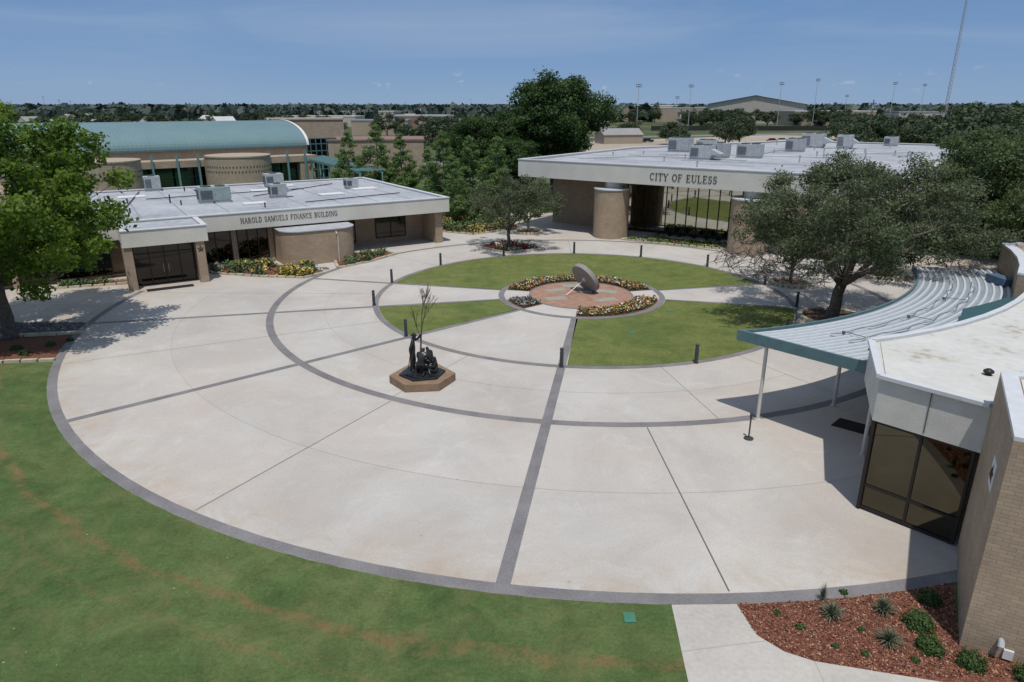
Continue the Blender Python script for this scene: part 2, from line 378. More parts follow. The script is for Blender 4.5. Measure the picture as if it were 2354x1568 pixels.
struct('centre_paving',MB().ring(0.0,3.5,0,360,0.030),M_aggr)
struct('centre_paving_edge',MB().ring(3.5,3.65,0,360,0.026),M_band)
for (x,y,rz) in ((-1.7,1.2,0.5),(-1.8,-1.0,0.2),(1.9,0.9,-0.3),(1.6,-1.3,0.4),(-0.4,2.5,0.1)):
    mb=MB(); c,s=math.cos(rz),math.sin(rz); w,h=0.75,0.4
    mb.prism([(CX+x+c*a-s*b,CY+y+s*a+c*b) for a,b in ((-w,-h),(w,-h),(w,h),(-w,h))],0.03,0.036)
    struct('paving_slab',mb,M_slab)
def raw_quads(name,V,mats,rng,hues=None,parent=None,tint=None,**k):
    nq=len(V)//4
    me=bpy.data.meshes.new(name); me.vertices.add(nq*4); me.loops.add(nq*4); me.polygons.add(nq)
    me.vertices.foreach_set('co',V.astype(np.float32).ravel())
    me.loops.foreach_set('vertex_index',np.arange(nq*4,dtype=np.int32))
    me.polygons.foreach_set('loop_start',np.arange(0,nq*4,4,dtype=np.int32))
    me.polygons.foreach_set('loop_total',np.full(nq,4,dtype=np.int32))
    me.update(calc_edges=True)
    if hues is not None:
        at=me.attributes.new('hue','FLOAT_COLOR','POINT')
        h=np.repeat(np.concatenate([hues,np.ones((nq,1))],axis=1),4,axis=0); at.data.foreach_set('color',h.astype(np.float32).ravel())
    else:
        if tint is None: tint=rng.uniform(0,1,nq)
        at=me.attributes.new('tint','FLOAT','POINT'); at.data.foreach_set('value',np.repeat(np.clip(tint,0,1),4).astype(np.float32))
    me.materials.append(mats)
    o=bpy.data.objects.new(name,me); COL.objects.link(o)
    if parent: o.parent=parent
    return setup(o,**k)
def leafquads(C,nr,size,rng,asp=0.33):
    n=len(C)
    nr=nr/np.linalg.norm(nr,axis=1)[:,None]
    t=np.cross(nr,rng.normal(size=(n,3))); t/=np.linalg.norm(t,axis=1)[:,None]; b=np.cross(nr,t)
    s=size*rng.uniform(0.55,1.35,size=(n,1))
    return np.stack([C-t*s*0.5,C+b*s*asp,C+t*s*0.5,C-b*s*asp],axis=1).reshape(-1,3)
def fill_leaves(name,pts,size,mat,rng,hues=None,up=0.6,parent=None,**k):
    n=len(pts); C=np.array(pts,dtype=np.float64)
    nr=rng.normal(size=(n,3))*0.7; nr[:,2]+=up
    return raw_quads(name,leafquads(C,nr,size,rng),mat,rng,hues,parent,None,**k)
RNG=np.random.default_rng(5)
def bed_ring(a0,a1,r0,r1,cols,n,label,h=0.3):
    a=np.radians(RNG.uniform(a0,a1,n)); r=RNG.uniform(r0,r1,n)
    z=0.05+h*RNG.uniform(0,1,n)**0.7*(0.6+0.4*np.sin(a*40)*np.sin(r*9))
    P=np.stack([CX+r*np.cos(a),CY+r*np.sin(a),z],axis=1)
    hue=np.array([cols[i] for i in RNG.integers(0,len(cols),n)])
    low=z<0.05+h*0.38; hue[low]=np.array((0.04,0.075,0.025))
    fill_leaves('flower_bed',P,0.14,M_flower,RNG,hue,label=label,cat='flower bed',kind='stuff')
GR=(0.05,0.09,0.025); WH=(0.68,0.66,0.60); YE=(0.55,0.34,0.04); RD=(0.30,0.04,0.03); BR=(0.12,0.05,0.03); OR=(0.5,0.2,0.03)
for a0,a1 in ((14,166),(261,346),(195,221)):
    struct('planting_soil',MB().ring(3.65,5.35,a0,a1,0.034),M_mulch)
bed_ring(15,165,3.75,5.25,[GR,WH,YE,GR,BR,RD,OR,GR,YE,WH],7500,'mixed white, yellow and red bedding flowers around the sundial')
bed_ring(262,345,3.75,5.25,[GR,WH,YE,YE,GR,RD,OR,WH,GR],5000,'mixed yellow, white and red bedding flowers around the sundial')
bed_ring(196,220,3.75,5.25,[(0.30,0.32,0.31),(0.18,0.21,0.19),(0.2,0.05,0.06),(0.34,0.36,0.36),GR],1400,'silvery dusty-miller and red plants beside the sundial')

g=MB(); g.prism([(4.23,14.85),(5.1,14.85),(5.95,14.95),(6.12,13.75),(6.6,13.2),(7.2,12.9),(8.9,12.5),(11.5,11.9),(17,11.0),(17,5),(3.7,5),(4.05,12.3)],-0.1,0.0075)
struct('concrete_path',g,M_path)
for a,b in (((4.1,13.2),(6.25,13.55)),((7.2,12.9),(7.05,10))):
    va=Vector((a[0],a[1],0.0095)); vb=Vector((b[0],b[1],0.0095)); pn=Vector((-(vb-va).y,(vb-va).x,0)).normalized()*0.008
    mb=MB(); mb.quad(va-pn,vb-pn,vb+pn,va+pn); struct('paving_joint',mb,M_jointl)
mpts=[pol(31.5,a) for a in (-88,-86,-84,-82,-80,-78,-76.2)]+[(12.9,16.9),(10.95,13.39),(14,11.7),(11.5,11.9),(8.9,12.5),(7.2,12.9),(6.6,13.2),(6.12,13.75)]
g=MB(); g.prism(mpts,-0.1,0.006); struct('mulch_ground',g,M_mulch)
rgm=np.random.default_rng(8); nmc=9000
mx_=rgm.uniform(6,12,nmc); my_=rgm.uniform(12.4,15.9,nmc)
def inside(p,poly):
    c=False; n=len(poly)
    for i in range(n):
        a=poly[i]; b=poly[(i+1)%n]
        if (a[1]>p[1])!=(b[1]>p[1]) and p[0]<(b[0]-a[0])*(p[1]-a[1])/(b[1]-a[1])+a[0]: c=not c
    return c
keep=[(x,y,0.012+0.03*random.random()) for x,y in zip(mx_,my_) if inside((x,y),mpts)]
hm_=np.array([((0.30,0.11,0.06),(0.16,0.05,0.03),(0.40,0.24,0.16),(0.09,0.03,0.02))[random.randrange(4)] for _ in keep])
fill_leaves('mulch_chips',keep,0.06,M_flower,rgm,hm_,up=1.2,label='loose red bark mulch chips covering the bed',cat='mulch',kind='stuff')
g=MB(); g.prism([(-24.9,37.8),(-24.3,35.6),(-23.75,33.3),(-27,32.9),(-36,32.6),(-36,37.4),(-28,37.2)],-0.1,0.010); struct('mulch_ground',g,M_mulch)
g=MB(); g.prism([(-24.9,37.8),(-26,39.85),(-38,40),(-38,37.4),(-28,37.2)],-0.1,0.0105); struct('gravel_ground',g,nmat('gravel',[(0.35,(0.05,0.05,0.05)),(0.65,(0.16,0.155,0.15))],s1=3,s2=25,w2=0.7,bump=0.8))
def edging(pts,label='pale limestone edging along the planting bed',w=0.22,h=0.16,z=0.0,step=0.7,closed=False,parent=None):
    mb=MB(); rr=random.Random(3)
    if closed: pts=pts+[pts[0]]
    for a,b in zip(pts[:-1],pts[1:]):
        L=math.dist(a,b); n=max(1,int(L/step))
        for k in range(n):
            t0=k/n+0.01; t1=(k+1)/n-0.015; hh=h*rr.uniform(0.85,1.15)
            p=Vector((a[0]+(b[0]-a[0])*t0,a[1]+(b[1]-a[1])*t0,z+hh/2)); q=Vector((a[0]+(b[0]-a[0])*t1,a[1]+(b[1]-a[1])*t1,z+hh/2))
            mb.beam(p,q,w*rr.uniform(0.85,1.15),hh)
    return mb.obj('stone_edging',M_stone,label=label,cat='edging')
edging([(-23.7,33.2),(-27,32.8),(-36,32.5)])
edging([(-25.0,37.8),(-26.3,37.5),(-28,37.2),(-36,37.4)],w=0.3)
def rocks(name,poly_fn,n,smin,smax,label):
    mb=MB(); rr=random.Random(11)
    for _ in range(n):
        x,y=poly_fn(rr); s=rr.uniform(smin,smax); i=len(mb.v); rot=rr.uniform(0,3)
        base=[(1,0,0),(0.5,0.85,0),(-0.5,0.8,0),(-1,0,0),(-0.5,-0.85,0),(0.5,-0.8,0)]
        for q in base:
            a=math.atan2(q[1],q[0])+rot; R=s*rr.uniform(0.7,1.1); mb.v.append((x+R*math.cos(a),y+R*math.sin(a),0.01))
        for q in base:
            a=math.atan2(q[1],q[0])+rot; R=s*rr.uniform(0.45,0.7); mb.v.append((x+R*math.cos(a),y+R*math.sin(a),0.01+s*rr.uniform(0.6,0.9)))
        for k in range(6): mb.face([i+k,i+(k+1)%6,i+6+(k+1)%6,i+6+k],[(0,0)]*4)
        mb.face([i+6+k for k in range(6)],[(0,0)]*6)
    return mb.obj(name,M_rock,label=label,cat='rocks',kind='stuff',smooth=False)
rocks('river_rocks',lambda r:(r.uniform(-36,-25.8),r.uniform(37.5,39.7)),600,0.06,0.15,'grey river rocks around the tree trunk')
rocks('river_rocks',lambda r:(r.uniform(-17.5,-14.9),r.uniform(53.2,54.8)),120,0.06,0.15,'grey river rocks by the brick bay')
for (x,y,sx,sy) in ((3.03,14.35,0.15,0.18),(5.9,42.0,0.22,0.13),(7.0,37.8,0.2,0.13),(10.3,42.3,0.2,0.12),(-0.5,57.2,0.22,0.15),(4.9,58.0,0.22,0.15)):
    mb=MB(); mb.box(x-sx,x+sx,y-sy,y+sy,0.0,0.04); mb.box(x-sx*0.3,x+sx*0.3,y-0.02,y+0.02,0.04,0.048)
    mb.obj('utility_box_lid',M_greenlid,label='green plastic irrigation valve lid set in the grass',cat='utility lid',group='irrigation lids in the lawns')

# ------------------------------------------------------------------ trees
def rsphere(rng,n):
    d=rng.normal(size=(n,3)); return d/np.linalg.norm(d,axis=1)[:,None]
def tree_meshes(seed,H,trunk_h,trunk_r,cz,rx,rz,ncl,clr,nleaf,leaf,leafm=None,barkm=None,shape='dome',twigs=0,nlimb=6,lean=(0,0),flatness=0.7,limbr=0.62,stray=0.0,off=(0,0),taper=0.0):
    rng=np.random.default_rng(seed); rr=random.Random(seed)
    cl=[]
    while len(cl)<ncl:
        if shape=='cone':
            t=rr.random()**1.3; zz=trunk_h+(H-trunk_h)*t; R=rx*(1-t)**0.8*(0.35+0.65*rr.random()); a=rr.uniform(0,6.283)
            cl.append((R*math.cos(a),R*math.sin(a),zz,clr*(1.05-0.6*t)))
        else:
            d=rsphere(rng,1)[0]; rad_=rr.uniform(0.3,1.0)**0.45
            lump=1+0.16*math.sin(3*math.atan2(d[1],d[0])+seed)+0.1*math.sin(5*math.atan2(d[1],d[0])+2*seed+d[2]*3)
            if stray and rr.random()<stray: lump*=rr.uniform(1.02,1.18)
            tp_=1-taper*max(0,d[2])
            x=d[0]*rx*rad_*lump*tp_; y=d[1]*rx*rad_*lump*tp_; z=d[2]*rz*rad_*(1.0 if d[2]>0 else flatness)*(1+0.5*(lump-1))
            cl.append((x*0.9+off[0],y*0.9+off[1],cz+z*0.88,clr*rr.uniform(0.6,1.25)))
    cl=np.array(cl)
    w=cl[:,3]**2; w/=w.sum()
    idx=rng.choice(len(cl),size=nleaf,p=w)
    d=rsphere(rng,nleaf); rr_=rng.uniform(0.1,1.0,nleaf)**0.5
    of=d*rr_[:,None]*cl[idx,3][:,None]; of[:,2]*=0.6
    of+=rng.normal(size=of.shape)*0.12*cl[idx,3][:,None]
    C=cl[idx,:3]+of
    nr=d*0.6+rng.normal(size=(nleaf,3))*0.5; nr[:,2]+=0.45
    V=leafquads(C,nr,leaf,rng)
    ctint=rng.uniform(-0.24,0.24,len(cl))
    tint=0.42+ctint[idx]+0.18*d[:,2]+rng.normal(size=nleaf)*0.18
    mb=MB()
    fork=Vector((lean[0],lean[1],trunk_h))
    tp=[Vector((0,0,-0.1)),Vector((0.02,0.01,0.25)),Vector((lean[0]*0.3+0.05,lean[1]*0.3,trunk_h*0.4)),Vector((lean[0]*0.7-0.04,lean[1]*0.7+0.03,trunk_h*0.75)),fork]
    mb.tube(tp,[trunk_r*1.5,trunk_r*1.1,trunk_r*0.95,trunk_r*0.9,trunk_r*0.85],10)
    nodes=[(fork,trunk_r*0.6)]
    if shape=='cone':
        top=Vector((0,0,H*0.97)); mb.tube([fork,top],[trunk_r*0.85,0.02],6)
        for k in range(8): nodes.append((fork.lerp(top,k/8),trunk_r*0.3))
    else:
        for k in range(nlimb):
            a=6.283*k/nlimb+rr.uniform(-0.3,0.3); el=rr.uniform(0.35,0.95)
            end=Vector((math.cos(a)*rx*limbr+off[0],math.sin(a)*rx*limbr+off[1],cz+rz*(el-0.55)*0.9))
            if k==0: end=Vector((0.3,0.2,cz+rz*0.6))
            pts=[fork]; m=6
            for j in range(1,m+1):
                f=j/m; p=fork.lerp(end,f); p.z+=math.sin(f*math.pi)*rz*0.10*rr.uniform(-0.5,1.3)
                p+=Vector((rr.uniform(-1,1),rr.uniform(-1,1),rr.uniform(-0.5,0.5)))*rx*0.045; pts.append(p)
            rs=[trunk_r*0.62*(1-0.8*j/m) for j in range(m+1)]
            mb.tube(pts,rs,7)
            for j in range(1,m+1): nodes.append((pts[j],rs[j]))
    step=1 if ncl<150 else 2
    for c in cl[::step]:
        cv=Vector(c[:3]); best=min(nodes,key=lambda n:(n[0]-cv).length+ (0.0 if n[0].z<cv.z+0.5 else 2))
        mid=best[0].lerp(cv,0.5)+Vector((rr.uniform(-1,1),rr.uniform(-1,1),rr.uniform(-0.3,0.8)))*0.12*(best[0]-cv).length
        mb.tube([best[0],mid,cv],[max(0.02,best[1]*0.5),max(0.015,best[1]*0.3),0.012],5,cap=False)
        for _ in range(twigs):
            q=cv+Vector(rsphere(rng,1)[0])*c[3]*1.15; m2=cv.lerp(q,0.5)+Vector((rr.uniform(-1,1),rr.uniform(-1,1),rr.uniform(-1,1)))*0.1
            mb.tube([mid.lerp(cv,0.7),m2,q],[0.024,0.016,0.007],4,cap=False)
    return mb,V,tint,rng
def bare_twigs(mb,rr,base,spread,n,l):
    for _ in range(n):
        p=Vector(base)+Vector((rr.uniform(-1,1)*spread[0],rr.uniform(-1,1)*spread[1],rr.uniform(-1,1)*spread[2]))
        for k in range(6):
            d=Vector((rr.uniform(-1,1),rr.uniform(-1,1),rr.uniform(-0.7,0.9))).normalized()*l*rr.uniform(0.6,1.2)
            m=p+d*0.5+Vector((rr.uniform(-1,1),rr.uniform(-1,1),rr.uniform(-1,1)))*l*0.12
            mb.tube([p,m,p+d],[0.024,0.016,0.007],4,cap=False)
def add_tree(name,label,loc,rot=0,bare=None,**kw):
    mb,V,tint,rng=tree_meshes(**kw)
    e=thing(name,label,'tree',loc,rot)
    mb.obj('trunk',kw['barkm'],e,smooth=True)
    if bare:
        m2=MB(); rb=random.Random(17)
        for b in bare: bare_twigs(m2,rb,*b)
        m2.obj('bare_twigs',M_barkg,e)
    raw_quads('crown',V,kw['leafm'],rng,None,e,tint)
    return e
def copy_tree(src,loc,rot,sc,label=None,group=None):
    e=src.copy(); COL.objects.link(e); e.location=loc; e.rotation_euler=(0,0,rot); e.scale=(sc,sc,sc)
    if label: e['label']=label
    if group: e['group']=group
    for c in [c for c in bpy.data.objects if c.parent==src]:
        d=c.copy(); d.parent=e; COL.objects.link(d)
    return e
oak=dict(leafm=M_leafoak,barkm=M_bark)
big=add_tree('live_oak_tree','large spreading live oak with grey-green crown on the plaza',(19.8,40.5,0),0.0,
    bare=[((-5.9,-1.0,3.9),(1.5,1.8,0.9),46,1.0),((-3.8,-2.4,3.5),(1.6,1.6,0.7),28,0.9),((4.4,-2.4,3.5),(1.8,1.6,0.7),28,0.9),((0.5,-3.2,3.9),(2.5,1.5,0.7),22,0.8)],
    seed=21,H=10.3,trunk_h=2.2,trunk_r=0.36,cz=6.3,rx=8.1,rz=4.1,ncl=270,clr=0.80,nleaf=72000,leaf=0.145,twigs=3,nlimb=9,lean=(0.35,0.1),flatness=0.80,stray=0.22,off=(0.7,0),taper=0.30,**oak)
left=add_tree('shade_tree','tall leafy shade tree with bright green leaves in a rock bed',(-28.6,36.9,0),1.0,seed=5,H=13.5,trunk_h=3.3,trunk_r=0.36,cz=8.0,rx=7.3,rz=6.0,ncl=210,clr=1.05,nleaf=66000,leaf=0.25,leafm=M_leaflight,barkm=M_bark,nlimb=8,flatness=0.88,stray=0.3,twigs=1)
small=add_tree('live_oak_tree','small live oak growing from a raised diamond bed',(-0.3,62.6,0),0,seed=33,H=7,trunk_h=1.7,trunk_r=0.17,cz=4.5,rx=4.8,rz=2.6,ncl=120,clr=0.60,nleaf=13500,leaf=0.16,twigs=2,nlimb=7,flatness=0.8,stray=0.2,**oak)
t2=copy_tree(small,(1.7,71.3,0),1.3,0.75,'young oak in a round stone planter')
t3=copy_tree(small,(20.7,49.4,0),2.3,0.8,'oak in a round stone planter on the plaza')
t4=copy_tree(small,(28.5,52.0,0),0.3,1.1,'oak in a round stone planter near city hall')
bigd=add_tree('shade_tree','very large dark green shade tree behind city hall',(6.4,108,0),0.3,seed=8,H=17.5,trunk_h=3.5,trunk_r=0.6,cz=10.3,rx=8.8,rz=7.0,ncl=170,clr=1.7,nleaf=46000,leaf=0.40,leafm=M_leafdark,barkm=M_bark,nlimb=7,flatness=0.95,stray=0.0)
G='big trees behind city hall'; bigd['group']=G
copy_tree(bigd,(-4.3,102,0),2.0,0.68,group=G); copy_tree(bigd,(0.2,96,0),4.0,0.5,group=G)
G='trees beyond the plaza edge'
rt=add_tree('shade_tree','dense oak beyond the plaza edge',(44,58,0),0.3,seed=18,H=12,trunk_h=2.5,trunk_r=0.35,cz=6.8,rx=6.2,rz=5.0,ncl=140,clr=1.2,nleaf=36000,leaf=0.25,leafm=M_leafmid,barkm=M_bark,nlimb=7,flatness=0.95,stray=0.2); rt['group']=G
for x,y,r,s in ((52,62,1,1.0),(40,50,2,0.70),(48,70,3,0.95),(54,50,4,0.98),(45,47,5,0.78),(62,76,6,1.05),(39,61,4.4,0.6)):
    copy_tree(rt,(x,y,0),r,s,group=G)
cyp=add_tree('bald_cypress_tree','light green feathery conical bald cypress',(-23.2,100,0),0,seed=3,H=9.3,trunk_h=1.2,trunk_r=0.18,cz=5,rx=3.3,rz=4,ncl=100,clr=0.78,nleaf=11000,leaf=0.24,leafm=M_leafcyp,barkm=M_barkg,shape='cone')
G='bald cypresses beside the library'; cyp['group']=G
for x,y,r,s in ((-19.3,101,1,1.1),(-15.6,99,2,0.98),(-8.4,86,3,1.05),(-5.0,83,4,1.0),(-1.8,81,5,1.0),(-11,92,1.5,0.8),(-6.6,78,2.2,0.8)):
    copy_tree(cyp,(x,y,0),r,s,group=G)
far=[]
for k in range(5):
    mb,V,tint,rng=tree_meshes(seed=40+k,H=10,trunk_h=1.8,trunk_r=0.3,cz=5.6,rx=4.6+0.4*k,rz=4.3,ncl=36,clr=1.6,nleaf=2600,leaf=0.62,nlimb=5,flatness=1.0)
    i=len(mb.v); mb.v+= [tuple(p) for p in V]; nn=len(V)//4
    for q in range(nn): mb.f.append([i+4*q,i+4*q+1,i+4*q+2,i+4*q+3]); mb.mi.append(1); mb.uv.append([(0,0)]*4)
    me_t=np.full(len(mb.v),0.5); me_t[i:]=np.repeat(np.clip(tint,0,1),4)
    o=mb.obj('distant_tree',[M_bark,M_leaffar])
    at=o.data.attributes.new('tint','FLOAT','POINT'); at.data.foreach_set('value',me_t.astype(np.float32))
    far.append(o)
rr=random.Random(99)
def put_far(x,y,s,group):
    src=far[rr.randrange(5)]
    o=src.copy(); COL.objects.link(o)
    o.location=(x,y,0); o.rotation_euler=(0,0,rr.uniform(0,6.28)); o.scale=(s*rr.uniform(0.9,1.2),s*rr.uniform(0.9,1.2),s)
    setup(o,'dark green broadleaf tree in the distant suburb','tree',group)
for _ in range(66):
    d=rr.uniform(150,330); k=rr.uniform(0.46,0.82)
    put_far(k*d,d,rr.uniform(1.05,1.5) if k>0.6 else rr.uniform(0.85,1.1),'trees beyond the parking lot')
for _ in range(14):
    d=rr.uniform(100,135); k=rr.uniform(0.62,0.85); put_far(k*d,d,rr.uniform(1.0,1.3),'trees beyond the parking lot')
for _ in range(105):
    d=170+ (rr.random()**1.3)*900; k=rr.uniform(-0.75,-0.06); put_far(k*d,d,rr.uniform(0.75,1.1),'trees in the suburb')
for _ in range(60):
    d=rr.uniform(520,1100); k=rr.uniform(-0.05,0.5); put_far(k*d,d,rr.uniform(1.0,1.4),'trees in the suburb')
for _ in range(24):
    d=rr.uniform(420,500); k=rr.uniform(0.24,0.5); put_far(k*d,d,rr.uniform(1.0,1.25),'trees in the suburb')
for k,d,s in ((0.235,225,0.75),(0.225,245,0.8),(0.30,245,0.95),(0.32,250,1.0),(0.305,230,0.85),(0.15,260,0.6),(0.165,270,0.85)):
    put_far(k*d,d,s,'trees in the parking lot')
for o in far: bpy.data.objects.remove(o)
rng=np.random.default_rng(77); nt=4400
d=600+3800*rng.uniform(0,1,nt)**1.35; kx=rng.uniform(-0.85,0.85,nt); base=np.stack([kx*d,d,np.zeros(nt)],axis=1)
hh=rng.uniform(8,13,nt)*(1+d/5000*0.9); q=20
C=np.repeat(base,q,axis=0); H_=np.repeat(hh,q)
dd=rsphere(rng,nt*q); C+=dd*np.stack([H_*0.75,H_*0.75,H_*0.42],axis=1); C[:,2]+=H_*0.55
sz=(H_*0.33)[:,None]; nr=dd+rng.normal(size=dd.shape)*0.4; nr/=np.linalg.norm(nr,axis=1)[:,None]
t=np.cross(nr,rng.normal(size=dd.shape)); t/=np.linalg.norm(t,axis=1)[:,None]; b=np.cross(nr,t)
V=np.stack([C-t*sz,C+b*sz*0.7,C+t*sz,C-b*sz*0.7],axis=1).reshape(-1,3); V[:,2]=np.maximum(V[:,2],0)
M_leafhaze=leafmat('hazy_far_leaves',(0.035,0.055,0.048),(0.055,0.08,0.065),(0.08,0.105,0.08),0.1)
raw_quads('woodland',V,M_leafhaze,rng,None,None,None,label='distant belt of dark trees along the flat horizon',cat='woodland',kind='stuff')

# ------------------------------------------------------------------ lettering
def lin(*a): return ('l',)+a
def stem(x,w=0.15,y0=0,y1=1): return [lin(x,y0,x,y1,w)]
def ser(x,y,w=0.16): return [lin(x-w,y,x+w,y,0.05)]
GL={
'A':(0.86,[lin(.1,0,.42,1,.06),lin(.42,1,.76,0,.15),lin(.22,.34,.62,.34,.05)]+ser(.1,.03,.12)+ser(.76,.03,.14)),
'B':(0.78,stem(.2)+[lin(.05,.97,.4,.97,.05),lin(.05,.03,.42,.03,.05),lin(.2,.52,.42,.52,.05),('a',.38,.745,.22,.225,-90,90,.12),('a',.40,.275,.26,.245,-90,90,.13)]),
'C':(0.84,[('a',.44,.5,.34,.46,45,315,.13),lin(.70,.95,.70,.68,.05)]),
'D':(0.88,stem(.2)+[lin(.05,.97,.4,.97,.05),lin(.05,.03,.4,.03,.05),('a',.38,.5,.36,.47,-90,90,.14)]),
'E':(0.78,stem(.2)+[lin(.05,.97,.66,.97,.05),lin(.05,.03,.7,.03,.05),lin(.2,.52,.5,.52,.05),lin(.66,.98,.66,.76,.045),lin(.7,.02,.7,.26,.045),lin(.5,.40,.5,.64,.045)]),
'F':(0.74,stem(.2)+[lin(.05,.97,.66,.97,.05),lin(.2,.52,.5,.52,.05),lin(.66,.98,.66,.76,.045),lin(.5,.40,.5,.64,.045)]+ser(.2,.03)),
'G':(0.9,[('a',.44,.5,.34,.46,50,330,.13),lin(.70,.95,.70,.72,.05),lin(.72,.05,.72,.42,.13),lin(.54,.42,.86,.42,.05)]),
'H':(0.94,stem(.2)+stem(.74)+[lin(.2,.52,.74,.52,.05)]+ser(.2,.03)+ser(.74,.03)+ser(.2,.97)+ser(.74,.97)),
'I':(0.46,stem(.23)+ser(.23,.03)+ser(.23,.97)),
'L':(0.76,stem(.2)+ser(.2,.97)+[lin(.05,.03,.68,.03,.05),lin(.68,.02,.68,.28,.045)]),
'M':(1.12,stem(.15,.06)+stem(.92,.15)+[lin(.17,1,.54,.04,.14),lin(.54,.04,.9,1,.06)]+ser(.15,.03,.12)+ser(.92,.03)+ser(.1,.97,.1)+ser(.97,.97,.12)),
'N':(0.92,stem(.15,.06)+stem(.76,.06)+[lin(.15,1,.76,0,.15)]+ser(.15,.03,.13)+ser(.76,.97,.13)+ser(.1,.97,.1)),
'O':(0.9,[('a',.45,.5,.35,.46,0,360,.13)]),
'R':(0.86,stem(.2)+[lin(.05,.97,.4,.97,.05),lin(.2,.48,.42,.48,.05),('a',.38,.725,.23,.245,-90,90,.12),lin(.42,.48,.72,.02,.14)]+ser(.2,.03)+ser(.78,.03,.1)),
'S':(0.7,[('a',.35,.74,.22,.22,40,270,.11),('a',.35,.27,.24,.24,-140,90,.12),lin(.56,.95,.56,.7,.045),lin(.12,.05,.12,.3,.045)]),
'T':(0.82,stem(.41)+[lin(.04,.97,.78,.97,.05),lin(.05,.98,.05,.72,.045),lin(.77,.98,.77,.72,.045)]+ser(.41,.03)),
'U':(0.92,stem(.2,.15,.3,1)+stem(.74,.06,.3,1)+[('a',.47,.32,.27,.28,180,360,.11)]+ser(.2,.97)+ser(.74,.97,.13)),
'Y':(0.84,[lin(.42,0,.42,.45,.15),lin(.42,.45,.12,1,.14),lin(.42,.45,.74,1,.06)]+ser(.42,.03)+ser(.12,.97,.13)+ser(.74,.97,.12)),
}
def lettering(text,x0,x1,z0,h,y,parent,mat,depth=0.02):
    tot=sum(GL[c][0] if c!=' ' else 0.5 for c in text)+0.07*len(text); sx=(x1-x0)/tot
    st8={'mb':MB(),'k':0}; x=0
    def st(ax,az,bx,bz,w):
        mb=st8['mb']; st8['k']+=1; dp=depth+(st8['k']%7)*0.002
        A=Vector((ax*sx,az*h)); B=Vector((bx*sx,bz*h)); dv=B-A
        if dv.length<1e-6: return
        hor=abs(dv.x)>abs(dv.y)*1.5
        ww=w*(h if hor else sx)/2; n=Vector((-dv.y,dv.x)).normalized()*ww
        P=[A-n,B-n,B+n,A+n]; i=len(mb.v)
        for yy in (y,y-dp): mb.v+=[(x0+p.x,yy,z0+p.y) for p in P]
        for qf in ((4,5,6,7),(0,4,7,3),(1,2,6,5),(3,7,6,2),(0,1,5,4)): mb.face([i+j for j in qf])
    for c in text:
        if c==' ': x+=0.57; continue
        st8['mb']=MB()
        w,S=GL[c]
        for s in S:
            if s[0]=='l': st(x+s[1],s[2],x+s[3],s[4],s[5])
            else:
                _,cx,cy,rx,ry,a0,a1,wd=s; n=max(6,int(abs(a1-a0)/24))
                for j in range(n):
                    t0=rad(a0+(a1-a0)*j/n); t1=rad(a0+(a1-a0)*(j+1)/n)
                    tm=(t0+t1)/2; wj=wd*(0.55+0.45*abs(math.cos(tm)))
                    st(x+cx+rx*math.cos(t0),cy+ry*math.sin(t0),x+cx+rx*math.cos(t1),cy+ry*math.sin(t1),wj)
        x+=w+0.07
        st8['mb'].obj('sign_letter',mat,parent,label='dark bronze serif letter '+c)
def star_mesh(R,depth):
    mb=MB(); pts=[]
    for k in range(10):
        a=math.pi/2+k*math.pi/5; r=R if k%2==0 else R*0.42; pts.append((r*math.cos(a),r*math.sin(a)))
    mb.v=[(p[0],0,p[1]) for p in pts]+[(0,-depth,0)]
    for k in range(10): mb.face([k,(k+1)%10,10],[(0,0)]*3)
    return mb
def windows(parent,x0,x1,y,z0,z1,cols,rows,gm,label=None,name='window',fw=0.07,out=-1,fm=None):
    g=MB(); g.box(x0,x1,y,y+0.04,z0,z1); o=g.obj(name,gm,parent,label=label)
    f=MB(); d=0.05*out
    ya,yb=sorted((y+0.002*out,y+d))
    f.box(x0,x1,ya,yb,z0,z0+fw); f.box(x0,x1,ya,yb,z1-fw,z1)
    for k in range(cols+1):
        x=x0+(x1-x0)*k/cols; xx=min(max(x,x0+fw/2),x1-fw/2); f.box(xx-fw/2,xx+fw/2,ya-0.004,yb-0.004,z0+0.003,z1-0.003)
    for zr in rows: f.box(x0,x1,ya-0.002,yb-0.002,zr-fw/2,zr+fw/2)
    f.obj('frame',fm or M_frame,o)
    return o

# ------------------------------------------------------------------ finance building
FB=thing('finance_building','single-storey tan brick office building with white fascia and dark glass','building',(-24.2,54.3,0),rad(32))
mb=MB()
mb.box(-24,21.5,0,0.35,3.0,4.3); mb.box(21.2,21.5,0.36,23,3.0,4.3); mb.box(-24,21.5,22.7,23,3.0,4.298)
mb.box(-6.3,-0.7,-4.4,-4.1,3.1,4.25); mb.box(-0.98,-0.7,-4.09,-0.01,3.1,4.25); mb.box(-6.3,-6.02,-4.09,-0.01,3.1,4.25)
mb.obj('fascia',M_fascia,FB,bevel=0.02)
mb=MB(); mb.box(-24,21.55,-0.05,0.40,4.301,4.38); mb.box(21.15,21.55,0.401,23,4.301,4.38); mb.box(-24,21.14,22.6,23,4.301,4.38)
mb.box(-6.35,-0.65,-4.45,-4.05,4.252,4.31); mb.box(-1.03,-0.65,-4.04,-0.06,4.252,4.31)
mb.obj('parapet_cap',M_fcap,FB)
mb=MB(); mb.box(-24,21.2,0.36,22.7,3.9,4.22); mb.box(-6.0,-1.0,-4.1,0,3.9,4.2)
mb.obj('roof',M_roof,FB)
mb=MB(); mb.box(-24,21.3,0.3,22.9,3.02,3.1); mb.box(-6.1,-0.9,-4.2,0.2,3.12,3.18); mb.obj('soffit',M_soffit,FB)
mb=MB()
mb.box(-24,4.9,1.15,1.4,0,0.25)
